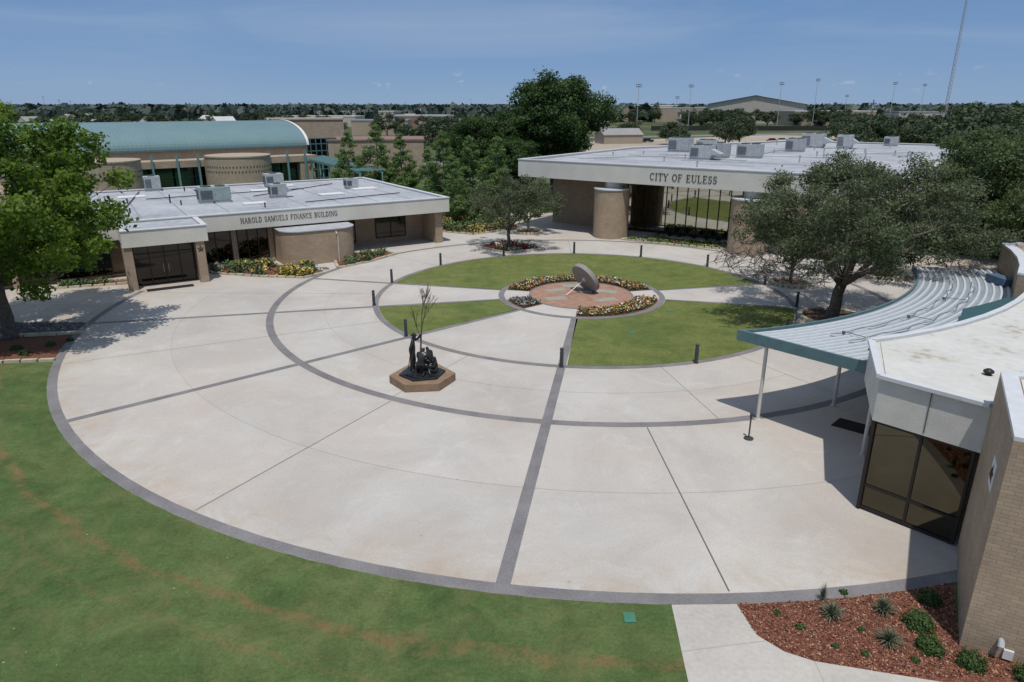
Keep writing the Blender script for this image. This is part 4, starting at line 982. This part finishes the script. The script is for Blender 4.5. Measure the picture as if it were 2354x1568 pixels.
human('standing_figure',dict(pelvis=(-.40,.02,.95),spine=(-.39,.02,1.15),chest=(-.37,.02,1.36),neck=(-.35,.02,1.51),head=(-.32,.02,1.62),top=(-.31,.02,1.72),nose=(-.21,.02,1.61),
    shL=(-.35,.20,1.42),elL=(-.17,.26,1.44),haL=(-.04,.12,1.64),shR=(-.37,-.17,1.41),elR=(-.50,-.28,1.16),haR=(-.48,-.32,.93),
    hiL=(-.39,.11,.90),knL=(-.33,.13,.50),anL=(-.38,.13,.08),toL=(-.23,.13,.04),hiR=(-.41,-.08,.90),knR=(-.45,-.12,.50),anR=(-.51,-.13,.08),toR=(-.36,-.14,.04)),ST,'bronze man standing, one arm raised holding the tree, shovel in hand',1.05,(0,0,Z0))
mb=MB(); mb.cyl(-.33,.02,.15,Z0+1.78,Z0+1.80,16); mb.tube([(-.33,.02,Z0+1.78),(-.33,.02,Z0+1.86),(-.33,.02,Z0+1.89)],[.112,.10,.05],14); mb.obj('hat',M_bronze,ST)
mb=MB(); mb.tube([(-.48,-.38,Z0+1.15),(-.64,-.42,Z0+.25)],[.02,.02],8); mb.beam((-.64,-.42,Z0+.27),(-.68,-.44,Z0+0.0),0.02,0.22); mb.beam((-.48,-.46,Z0+1.15),(-.48,-.30,Z0+1.15),0.03,0.03); mb.obj('shovel',M_bronze,ST)
kn=dict(pelvis=(.0,-.12,.48),spine=(.02,-.10,.66),chest=(.06,-.04,.84),neck=(.10,.02,.97),head=(.13,.06,1.06),top=(.13,.07,1.16),nose=(.18,.14,1.03),
    shL=(-.10,.06,.90),elL=(-.14,.2,.70),haL=(-.06,.32,.52),shR=(.24,-.08,.88),elR=(.34,.06,.68),haR=(.20,.24,.52),
    hiL=(-.09,-.10,.44),knL=(-.16,.22,.42),anL=(-.16,.2,.07),toL=(-.16,.33,.04),hiR=(.09,-.16,.44),knR=(.16,.02,.09),anR=(.1,-.36,.08),toR=(.08,-.48,.06))
human('kneeling_figure',kn,ST,'bronze woman kneeling on one knee at the foot of the tree',1.08,(-0.04,-0.30,Z0))
def rotJ(J,a):
    c,s_=math.cos(a),math.sin(a); return {k:(v[0]*c-v[1]*s_,v[0]*s_+v[1]*c,v[2]) for k,v in J.items()}
human('kneeling_figure',rotJ(kn,rad(75)),ST,'bronze figure kneeling beside the tree',0.98,(0.30,0.10,Z0))
sit=dict(pelvis=(0,0,.13),spine=(.0,.0,.33),chest=(-.02,.0,.52),neck=(-.03,0,.66),head=(-.06,0,.76),top=(-.06,0,.86),nose=(-.15,0,.74),
    shL=(-.02,.17,.57),elL=(-.16,.22,.38),haL=(-.34,.16,.34),shR=(-.02,-.17,.57),elR=(-.14,-.24,.38),haR=(-.32,-.16,.36),
    hiL=(-.04,.1,.12),knL=(-.36,.16,.34),anL=(-.52,.14,.06),toL=(-.62,.14,.04),hiR=(-.04,-.1,.12),knR=(-.38,-.18,.20),anR=(-.3,-.34,.06),toR=(-.26,-.44,.04))
human('sitting_child_figure',sit,ST,'bronze child sitting beside the tree with knees raised',0.95,(0.66,-0.26,Z0))
mb=MB(); rt_=random.Random(12)
def br(p,d,l,r,dep_):
    m=p+d*l*0.5+Vector((rt_.uniform(-1,1),rt_.uniform(-1,1),0))*l*0.06; q=p+d*l
    mb.tube([p,m,q],[r,r*0.85,r*0.68],5 if dep_>1 else 7,cap=False)
    tips.append(q)
    if dep_>=5: return
    for k in range(3 if dep_ in (1,2,3) else 2):
        nd=(d+Vector((rt_.uniform(-1,1),rt_.uniform(-1,1),rt_.uniform(0.1,0.8)))*0.44).normalized(); br(q,nd,l*rt_.uniform(0.62,0.84),r*0.64,dep_+1)
tips=[]
mb.tube([(0.02,0.08,Z0-0.05),(0.01,0.09,Z0+0.18),(0.0,0.1,Z0+0.5),(-0.03,0.12,Z0+1.1)],[0.30,0.13,0.075,0.055],9)
br(Vector((-0.03,0.12,Z0+1.1)),Vector((0.08,0.02,1)).normalized(),0.90,0.042,0)
br(Vector((-0.02,0.12,Z0+1.5)),Vector((-0.25,0.1,1)).normalized(),0.6,0.022,2)
mb.obj('tree_sculpture',M_bronzetree,ST,label='bare branching bronze sapling',smooth=True)
rgt=np.random.default_rng(3); tp_=np.array([tuple(t_) for t_ in tips if t_.z>2.8]); tp_=tp_[rgt.integers(0,len(tp_),60)]+rgt.normal(size=(60,3))*0.04
o=fill_leaves('sapling_leaves',tp_,0.08,M_flower,rgt,np.array([[(0.14,0.035,0.02),(0.06,0.03,0.02)][i%2] for i in range(60)])); o.parent=ST

# ------------------------------------------------------------------ community building with canopy
CB=thing('community_building','tan brick and white stucco building with bronze window','building',(11.3,19.4,0))
P0=(11.3,19.45); P1=(13.25,17.3)
arc=[pol(24.8,a) for a in (-71.5,-68,-64,-60,-56,-52,-48,-44,-40,-36,-32,-28,-24,-20)]
mb=MB(); mb.prism([P0,P1]+[(18,13),(36,26),(36,38)]+arc[::-1],3.2,4.62,bottom=True); mb.obj('stucco_band',M_stucco,CB,world=True)
inn=[(11.9,19.6),(13.5,17.9),(18,14),(35,26),(35.5,37.5)]+[pol(25.1,a) for a in range(-20,-72,-4)]
mb=MB(); mb.prism(inn,0,3.2,top=False); mb.obj('wall',M_brick,CB,world=True)
mb=MB(); mb.prism([(11.5,19.5),(13.3,17.5)]+[(18,13.3),(35.8,26.2),(35.8,37.8)]+[pol(25.0,a) for a in range(-20,-72,-3)],4.6,4.66); mb.obj('roof',M_rooffresh,CB,world=True)
mb=MB()
def strip(mb,pts,w,z0_,z1_):
    for a,b in zip(pts[:-1],pts[1:]): mb.beam((a[0],a[1],(z0_+z1_)/2),(b[0],b[1],(z0_+z1_)/2),w,z1_-z0_)
strip(mb,[P0,P1],0.22,4.625,4.74); strip(mb,[P0]+arc[:9],0.22,4.622,4.735); mb.obj('parapet_cap',M_fcap,CB,world=True)
mb=MB(); mb.beam((12.27,18.36,3.3),(12.27-0.012,18.36-0.012,4.6),0.02,0.02); mb.obj('stucco_joint',M_joint,CB,world=True)
dx,dy=(P1[0]-P0[0]),(P1[1]-P0[1]); Lw=math.hypot(dx,dy); wr=math.atan2(dy,dx)
holder=windows(CB,0,Lw-0.08,0.10,0.06,3.19,2,[0.9],M_glassbronze,label='large bronze tinted corner window',fw=0.08)
holder.location=(P0[0]-11.3,P0[1]-19.4,0); holder.rotation_euler=(0,0,wr)
mb=MB(); mb.box(0,0.1,0.0,1.2,0.02,3.2); p=mb.obj('corner_post',M_frame,CB); p.location=holder.location; p.rotation_euler=holder.rotation_euler
mb=MB(); mb.prism([(13.28,17.27),(10.95,13.39),(20,8.4),(26,14),(22,16.4)],0,5.6); mb.obj('tall_wall',M_brick,CB,world=True)
mb=MB(); Q=[(22,16.4),(13.28,17.27),(10.95,13.39),(20,8.4)]; Qi=[(22,16.05),(13.5,16.9),(11.45,13.5),(20,8.85)]
for k in range(3):
    mb.prism([Q[k],Q[k+1],Qi[k+1],Qi[k]],5.602,5.70,bottom=True)
mb.obj('parapet_cap',M_fcap,CB,world=True)
mb=MB(); mb.prism([(22,16.0),(13.55,16.85),(11.5,13.52),(20,8.9)],5.603,5.63); mb.obj('upper_roof',M_rooffresh,CB,world=True)
wd=Vector((13.28-10.95,17.27-13.39,0)).normalized(); wn=Vector((-wd.y,wd.x,0))
ctr=Vector((10.95,13.39,4.05))+wd*1.45
mb=MB(); mb.box(-0.33,0.33,-0.03,-0.004,-0.36,0.36); pl=mb.obj('emblem_plaque',M_white,CB)
az=math.atan2(-wd.y,-wd.x)
pl.location=(ctr.x-11.3,ctr.y-19.4,ctr.z); pl.rotation_euler=(0,0,az)
st=star_mesh(0.27,0.05).obj('star_emblem',M_frame,pl); st.location=(0,-0.032,0)
w2=Vector((20-10.95,8.4-13.39,0)).normalized(); n2=Vector((w2.y,-w2.x,0))
if n2.y>0: n2=-n2
c=Vector((10.95,13.39,0.55))+w2*0.75+n2*0.02
mb=MB(); mb.tube([c,c+n2*0.10,c+n2*0.16+Vector((0,0,-0.1))],[0.05,0.07,0.08],12); mb.obj('wall_spotlight',M_galv,CB,world=True)
mb=MB(); c=Vector((10.95,13.39,0.2))+w2*0.95+n2*0.04; mb.beam(c-w2*0.1,c+w2*0.1,0.06,0.25); mb.obj('wall_vent',M_white,CB,world=True)
mb=MB(); mb.prism([pol(24.2,a) for a in (-40,-35,-30,-25,-20)]+[(36,39),(37,24),(30,22)],3.4,5.15); mb.obj('rear_wall',M_brick,CB,world=True)
mb=MB(); R2=[pol(24.15,a) for a in (-40,-35,-30,-25,-20)]; R3=[pol(24.65,a) for a in (-40,-35,-30,-25,-20)]
mb.prism(R2+R3[::-1],5.152,5.25,bottom=True); mb.prism([R2[0],(30,22),(30.2,22.5),R3[0]],5.15,5.249,bottom=True); mb.prism([R2[4],R3[4],(36,38.5),(36,39)],5.15,5.248,bottom=True); mb.obj('parapet_cap',M_fcap,CB,world=True)
for (x,y) in ((14.7,19.6),(15.5,19.3)):
    mb=MB(); mb.tube([(x,y,4.66),(x,y,4.74),(x,y,4.75),(x,y,4.80),(x,y,4.86)],[0.09,0.09,0.15,0.15,0.07],14); mb.obj('roof_vent',M_frame,CB,world=True)
CN=thing('entrance_canopy','curved galvanised metal canopy with teal fascia on cream posts','canopy',(11,25,0))
ri,ro,zc=20.05,24.72,3.6
# near end of the canopy is a straight fascia between E0 and E1; find the angle of that line at each radius
E0=Vector(pol(ri,-76.6)); E1=Vector(pol(24.95,-71.0)); A1=-20.6
_tab=[]
for k in range(201):
    p=E0.lerp(E1,k/200); _tab.append((math.hypot(p.x-CX,p.y-CY),math.degrees(math.atan2(p.y-CY,p.x-CX))))
def a_at(r,t):
    rs_=[q[0] for q in _tab]; s0=float(np.interp(r,rs_,[q[1] for q in _tab])); return s0+(A1-s0)*t
mb=MB(); nr=15
NS=70
for k in range(nr):
    w=(ro-ri)/nr; ra=ri+k*w
    prof=[(ra,0.0),(ra+w*0.56,0.0),(ra+w*0.63,0.06),(ra+w*0.93,0.06),(ra+w,0.0)]
    i=len(mb.v); m=len(prof)
    for j in range(NS+1):
        for (r,dz) in prof:
            x,y=pol(r,a_at(r,j/NS)); mb.v.append((x,y,zc+dz+0.02*(r-ri)))
    for j in range(NS):
        for q_ in range(m-1):
            b=i+j*m+q_; mb.face([b,b+1,b+m+1,b+m],[(0,0)]*4,1 if q_>=1 else 0)
mb.obj('roof_decking',[M_metroof,M_rib],CN,world=True)
mb=MB(); NF=60
def sweep(mb,pts,w,z0_,z1_):
    n=len(pts); i=len(mb.v)
    for k,p in enumerate(pts):
        a=Vector(pts[max(k-1,0)]); b=Vector(pts[min(k+1,n-1)]); d=(b-a).normalized(); s_=Vector((-d.y,d.x))*w/2; p=Vector(p)
        mb.v+=[(p.x-s_.x,p.y-s_.y,z0_),(p.x+s_.x,p.y+s_.y,z0_),(p.x+s_.x,p.y+s_.y,z1_),(p.x-s_.x,p.y-s_.y,z1_)]
    for k in range(n-1):
        for q in range(4):
            q2=(q+1)%4; mb.face([i+4*k+q,i+4*k+q2,i+4*k+4+q2,i+4*k+4+q],[(0,0)]*4)
sweep(mb,[pol(ri-0.05,-76.6+(A1+76.6)*j/NF) for j in range(NF+1)],0.10,3.34,3.72)
ed=(E1-E0).normalized(); en=Vector((ed.y,-ed.x))
if en.y>0: en=-en
fa=E0-ed*0.10+en*0.07; fb=E1+en*0.07
mb.beam((fa.x,fa.y,3.56),(fb.x,fb.y,3.62),0.10,0.44)
e0=pol(ri,A1); e1=pol(24.3,A1); mb.beam((e0[0],e0[1],3.5),(e1[0],e1[1],3.5),0.07,0.28)
mb.obj('fascia',M_teal,CN,world=True)
mb=MB()
ins=[pol(ri+0.05,a_at(ri,j/20)) for j in range(21)]; outs=[pol(ro,a_at(ro,j/20)) for j in range(21)]
for j in range(21): mb.v+=[(ins[j][0],ins[j][1],3.42),(outs[j][0],outs[j][1],3.42)]
for j in range(20): mb.face([2*j,2*j+2,2*j+3,2*j+1])
mb.obj('soffit',M_cream,CN,world=True)
for (x,y) in ((10.37,26.2),(14.2,27.6),(13.3,23.1),(18.4,30.8),(21.8,34.6)):
    mb=MB(); mb.tube([(x,y,0.012),(x,y,0.04),(x,y,0.045),(x,y,3.42)],[0.13,0.13,0.075,0.075],14); mb.obj('post',M_cream,CN,world=True)
mb=MB()
ua=(-58,-55,-52,-49,-46,-43,-40)
u0=[pol(23.0+abs(a+49)*0.11,a) for a in ua]; u1=[pol(24.65,a) for a in ua]
mb.prism(u0+u1[::-1],3.76,4.05); mb.obj('teal_upstand',flat('dark_teal',(0.035,0.09,0.095),0.5),CN,world=True)
mb=MB(); b0=pol(23.7,-29); mb.box(b0[0]-0.3,b0[0]+0.3,b0[1]-0.7,b0[1]+0.7,3.72,4.1); mb.obj('junction_box',flat('blue_grey',(0.08,0.13,0.2),0.6),CN,world=True)
mb=MB(); rk=random.Random(5)
for R_ in (21.6,22.5):
    pts=[]
    for j in range(30):
        x,y=pol(R_+0.10*math.sin(j*1.3)+rk.uniform(-0.05,0.05),-68+j*1.3); pts.append((x,y,3.73+0.02*(R_-ri)))
    mb.tube(pts,[0.014]*len(pts),5)
for a in (-66,-54,-42):
    x,y=pol(21.6,a); x2,y2=pol(22.5,a+0.4); mb.tube([(x,y,3.77),(x2,y2,3.78)],[0.015,0.015],5); mb.box(x-0.05,x+0.05,y-0.05,y+0.05,3.68,3.78)
mb.obj('conduit',M_grille,CN,world=True)
mb=MB(); x,y=pol(23.7,-68.5); x2,y2=pol(23.7,-65.9); mb.beam((x,y,3.80),(x2,y2,3.80),0.16,0.07); mb.obj('light_strip',M_grille,CN,world=True)

# ------------------------------------------------------------------ planters and beds
def ring_planter(x,y,r,label):
    e=thing('stone_planter',label,'planter',(x,y,0.012),0,'round stone planters around trees')
    mb=MB(); n=22
    for k in range(n):
        a=2*math.pi*k/n+0.02; b=2*math.pi*(k+1)/n-0.03
        mb.beam((r*math.cos(a),r*math.sin(a),0.11),(r*math.cos(b),r*math.sin(b),0.11),0.28,0.22)
    mb.obj('rim',M_stone,e)
    mb=MB(); mb.cyl(0,0,r-0.12,0,0.1,24); mb.obj('soil',nmat('dark_mulch',[(0.35,(0.045,0.028,0.02)),(0.65,(0.12,0.07,0.045))],s1=5,s2=25),e)
ring_planter(20.7,49.4,1.35,'round limestone planter ring around an oak'); ring_planter(1.7,71.3,1.4,'round limestone planter ring around a young oak')
ring_planter(28.5,52,1.4,'round limestone planter ring near city hall'); ring_planter(19.9,40.6,1.9,'round limestone ring around the large live oak')
def bed(pts,mat_=M_mulch,z=0.05,name='planting_bed_soil',lbl='limestone edging around a planting bed'):
    mb=MB(); mb.prism(pts,0.0,z); struct(name,mb,mat_); edging(pts,lbl,closed=True)
def cover(poly,n,cols,h,size,label,seed=1,clusters=12,cr=0.6):
    r=np.random.default_rng(seed); xs=[p[0] for p in poly]; ys=[p[1] for p in poly]; C=[]; t=0
    while len(C)<clusters and t<5000:
        t+=1; p=(r.uniform(min(xs),max(xs)),r.uniform(min(ys),max(ys)))
        if inside(p,poly): C.append(p)
    P=[];Hh=[]; cc=[cols[r.integers(len(cols))] for _ in C]
    while len(P)<n:
        k=r.integers(len(C)); p=np.array(C[k])+r.normal(size=2)*cr*0.5
        if not inside(p,poly):
            if r.random()<0.1: P.append((C[k][0],C[k][1],0.1)); Hh.append(cc[k])
            continue
        P.append((p[0],p[1],0.05+h*r.random())); Hh.append(cc[k] if r.random()<0.65 else (0.05,0.09,0.03))
    fill_leaves('ground_cover_plants',np.array(P),size,M_flower,r,np.array(Hh),label=label,cat='plants',kind='stuff')
dia=[(-3.3,63.5),(-0.4,60.6),(3.0,62.4),(0.2,66.5)]
bed(dia); cover(dia,2500,[RD,(0.30,0.02,0.04),GR,WH],0.35,0.16,'red and green bedding plants in a diamond bed',seed=2,clusters=16)
bd=[(-24.7,54.2),(-23.6,52.7),(-19.5,51.6),(-15.95,51.2),(-14.7,53.0),(-16.3,54.6),(-19.8,55.6),(-22.2,56.3)]
bed(bd); cover(bd,3600,[(0.50,0.38,0.05),(0.44,0.32,0.05),(0.14,0.19,0.06),(0.10,0.14,0.06),(0.14,0.17,0.13),(0.5,0.38,0.1)],0.65,0.24,'yellow and green shrubs in the bed by the brick bay',seed=3,clusters=18,cr=0.7)
bd=[(-14.2,54.6),(-12.0,57.0),(-10.3,60.2),(-11.8,61.4),(-13.8,60.2),(-15.0,57.0)]
bed(bd); cover(bd,1700,[GR,(0.11,0.15,0.07),(0.3,0.18,0.09),(0.12,0.17,0.06)],0.4,0.2,'low green shrubs in a small bed by the wall',seed=4,clusters=12)
bd=[(10.8,67.2),(14.8,64.6),(19.2,62.4),(22.0,60.8),(23.5,62.5),(18.3,66.4),(14.6,69.0)]
bed(bd,M_lawn); cover(bd,4500,[(0.2,0.28,0.06),(0.16,0.22,0.05),(0.4,0.36,0.25),(0.25,0.1,0.08),(0.14,0.2,0.05)],0.25,0.18,'light green ground cover in front of the city hall glass',seed=6,clusters=40)
bd=[(-9,72.5),(-4,70.0),(1,74),(-2,84),(-10,84)]
bed(bd); cover(bd,5000,[(0.36,0.28,0.06),GR,(0.10,0.15,0.05),(0.3,0.14,0.09),(0.14,0.2,0.06),(0.12,0.18,0.06)],0.8,0.28,'mixed shrubs and yellow flowers between the buildings',seed=7,clusters=40,cr=1.0)
bd=[(-33,48.0),(-28.5,49.4),(-29,50.6),(-33.5,49.2)]
bed(bd); cover(bd,900,[GR,(0.12,0.15,0.05)],0.35,0.2,'low shrubs under the office windows',seed=8,clusters=8)
edging([(29,50),(33,53),(37,54)],'low limestone seat wall by the oaks',0.35,0.4)
def shrub(x,y,r,h,seed,label,mat=M_shrub):
    rg=np.random.default_rng(seed); n=int(2600*min(1,(r/0.4)**1.3))+120
    d_=rsphere(rg,n); d_[:,2]=np.abs(d_[:,2]); rr_=rg.uniform(0.35,1.0,n)**0.6*(1+0.22*np.sin(d_[:,0]*7+seed)*np.cos(d_[:,1]*6))*(1+rg.normal(size=n)*0.08)
    P=d_*rr_[:,None]*np.array([r,r,h])
    V=leafquads(P,d_+rg.normal(size=d_.shape)*0.6,0.055,rg)
    o=raw_quads('shrub',V,mat,rg,None,None,0.45+0.25*d_[:,2]+rg.normal(size=n)*0.2,label=label,cat='shrub'); o.location=(x,y,0.01); return o
for i_,(x,y,r,h) in enumerate(((10.35,14.1,0.38,0.36),(10.15,13.3,0.33,0.32),(10.85,12.8,0.32,0.34),(11.15,15.0,0.30,0.30),(11.9,12.35,0.3,0.35),(9.0,15.3,0.10,0.11),(7.3,14.0,0.11,0.12),(7.9,13.35,0.08,0.08),(8.5,13.1,0.09,0.09),(6.9,14.5,0.08,0.1),(9.6,12.9,0.09,0.1),(8.8,13.9,0.08,0.1),(-26,34.2,0.3,0.25),(-27,35.0,0.3,0.25),(-25.5,35.6,0.25,0.25),(-24.9,36.4,0.2,0.2),(-28,34.5,0.3,0.25))):
    shrub(x,y,r,h,200+i_,'rounded green shrub in red mulch' if r>0.29 else 'small low green plant in red mulch')
M_yucca=leafmat('yucca_leaves',(0.06,0.08,0.05),(0.12,0.145,0.09),(0.20,0.22,0.145),0.1)
M_agave=leafmat('agave_leaves',(0.015,0.03,0.015),(0.03,0.05,0.03),(0.06,0.08,0.05),0.05)
def spiky(x,y,r,h,seed,nb=70,mat=None,label='spiky grey-green yucca clump in red mulch',name='yucca_plant',wf=1.0):
    rg=random.Random(seed); V=[]
    for k in range(nb):
        a=rg.uniform(0,6.283); el=rg.uniform(0.25,1.45); L_=r*rg.uniform(0.7,1.1)
        d_=Vector((math.cos(a)*math.cos(el),math.sin(a)*math.cos(el),math.sin(el)*h/r)); sd=Vector((-math.sin(a),math.cos(a),0))*0.009*(r/0.4)*wf
        b0=Vector((0,0,0.02)); m_=d_*L_*0.6+Vector((0,0,0.03)); tp=d_*L_+Vector((0,0,-0.05))
        V+=[tuple(b0-sd),tuple(m_-sd),tuple(m_+sd),tuple(b0+sd),tuple(m_-sd),tuple(tp-sd*0.2),tuple(tp+sd*0.2),tuple(m_+sd)]
    V=np.array(V); r2=np.random.default_rng(seed)
    o=raw_quads(name,V,mat or M_yucca,r2,None,None,None,label=label,cat='plant'); o.location=(x,y,0.012)
for i_,(x,y,r,h) in enumerate(((8.25,14.4,0.46,0.5),(9.7,14.6,0.46,0.45),(9.27,13.5,0.46,0.45),(8.3,15.0,0.2,0.6))): spiky(x,y,r,h,i_,120)
for i_,u in enumerate((14.5,15.6,16.7,18.2,19.4,20.6)):
    c_,s_=math.cos(rad(-35)),math.sin(rad(-35)); lx,ly=u,4.4; spiky(0.66+lx*c_-ly*s_,74.3+lx*s_+ly*c_,0.8,0.9,50+i_,60,M_agave,'dark agave in front of the reflective glass','agave_plant',1.6)

# ------------------------------------------------------------------ camera, light, sky
cam=bpy.data.cameras.new('camera'); cam.lens=24; cam.sensor_width=36; cam.clip_end=20000; cam.clip_start=0.1
co=bpy.data.objects.new('camera',cam); COL.objects.link(co); co.location=(0,0,12.5); co.rotation_euler=(rad(90-18.96),0,0); SC.camera=co
el=rad(70); sdir=Vector((0.09*math.cos(el),-math.cos(el),math.sin(el))).normalized()
sl=bpy.data.lights.new('sun','SUN'); sl.energy=3.15; sl.angle=rad(0.53); sl.color=(1.0,0.955,0.89)
so=bpy.data.objects.new('sun',sl); COL.objects.link(so); so.rotation_mode='QUATERNION'; so.rotation_quaternion=sdir.to_track_quat('Z','Y')
W=bpy.data.worlds.new('World'); SC.world=W; W.use_nodes=True; N=W.node_tree.nodes; L=W.node_tree.links
bg=N['Background']; sk=N.new('ShaderNodeTexSky'); sk.sky_type='NISHITA'; sk.sun_disc=False; sk.sun_elevation=el; sk.sun_rotation=math.atan2(sdir.x,sdir.y); sk.air_density=1.0; sk.dust_density=0.2; sk.ozone_density=1.5; sk.altitude=200
tc=N.new('ShaderNodeTexCoord'); sx_=N.new('ShaderNodeSeparateXYZ'); L.new(tc.outputs['Generated'],sx_.inputs[0])
gcol=ramp(N,L,sx_.outputs[2],[(0.0,(0.19,0.335,0.56)),(0.05,(0.15,0.285,0.54)),(0.17,(0.12,0.235,0.475)),(0.45,(0.24,0.34,0.53)),(1.0,(0.34,0.42,0.56))])
K=1/0.085
gcol=mixc(N,L,1.0,gcol,(K,K,K),'MULTIPLY')
base=mixc(N,L,0.85,sk.outputs['Color'],gcol)
mp=N.new('ShaderNodeMapping'); mp.inputs['Scale'].default_value=(1.0,2.0,10.0); mp.inputs['Rotation'].default_value=(0,rad(10),0); L.new(tc.outputs['Generated'],mp.inputs['Vector'])
cl=ramp(N,L,noise(N,L,mp.outputs[0],1.5,8,0.55,0.6),[(0.42,0.0),(0.8,1.0)])
hi=ramp(N,L,sx_.outputs[2],[(0.01,0.1),(0.09,1.0)])
c=mixc(N,L,mathn(N,L,'MULTIPLY',mathn(N,L,'MULTIPLY',cl,hi),0.45),base,(0.42*K,0.50*K,0.62*K))
mp2=N.new('ShaderNodeMapping'); mp2.inputs['Scale'].default_value=(1.0,1.0,2.0); mp2.inputs['Location'].default_value=(0.37,0.2,0.1); L.new(tc.outputs['Generated'],mp2.inputs['Vector'])
pf=ramp(N,L,noise(N,L,mp2.outputs[0],34,5,0.55,0.2),[(0.64,0.0),(0.72,1.0)])
lo=ramp(N,L,sx_.outputs[2],[(0.012,0.0),(0.02,1.0),(0.036,1.0),(0.048,0.0)])
c=mixc(N,L,mathn(N,L,'MULTIPLY',mathn(N,L,'MULTIPLY',pf,lo),0.4),c,(0.50*K,0.55*K,0.62*K))
L.new(c,bg.inputs['Color']); bg.inputs['Strength'].default_value=0.085
SC.view_settings.view_transform='Standard'; SC.view_settings.look='None'; SC.view_settings.exposure=0; SC.view_settings.gamma=1
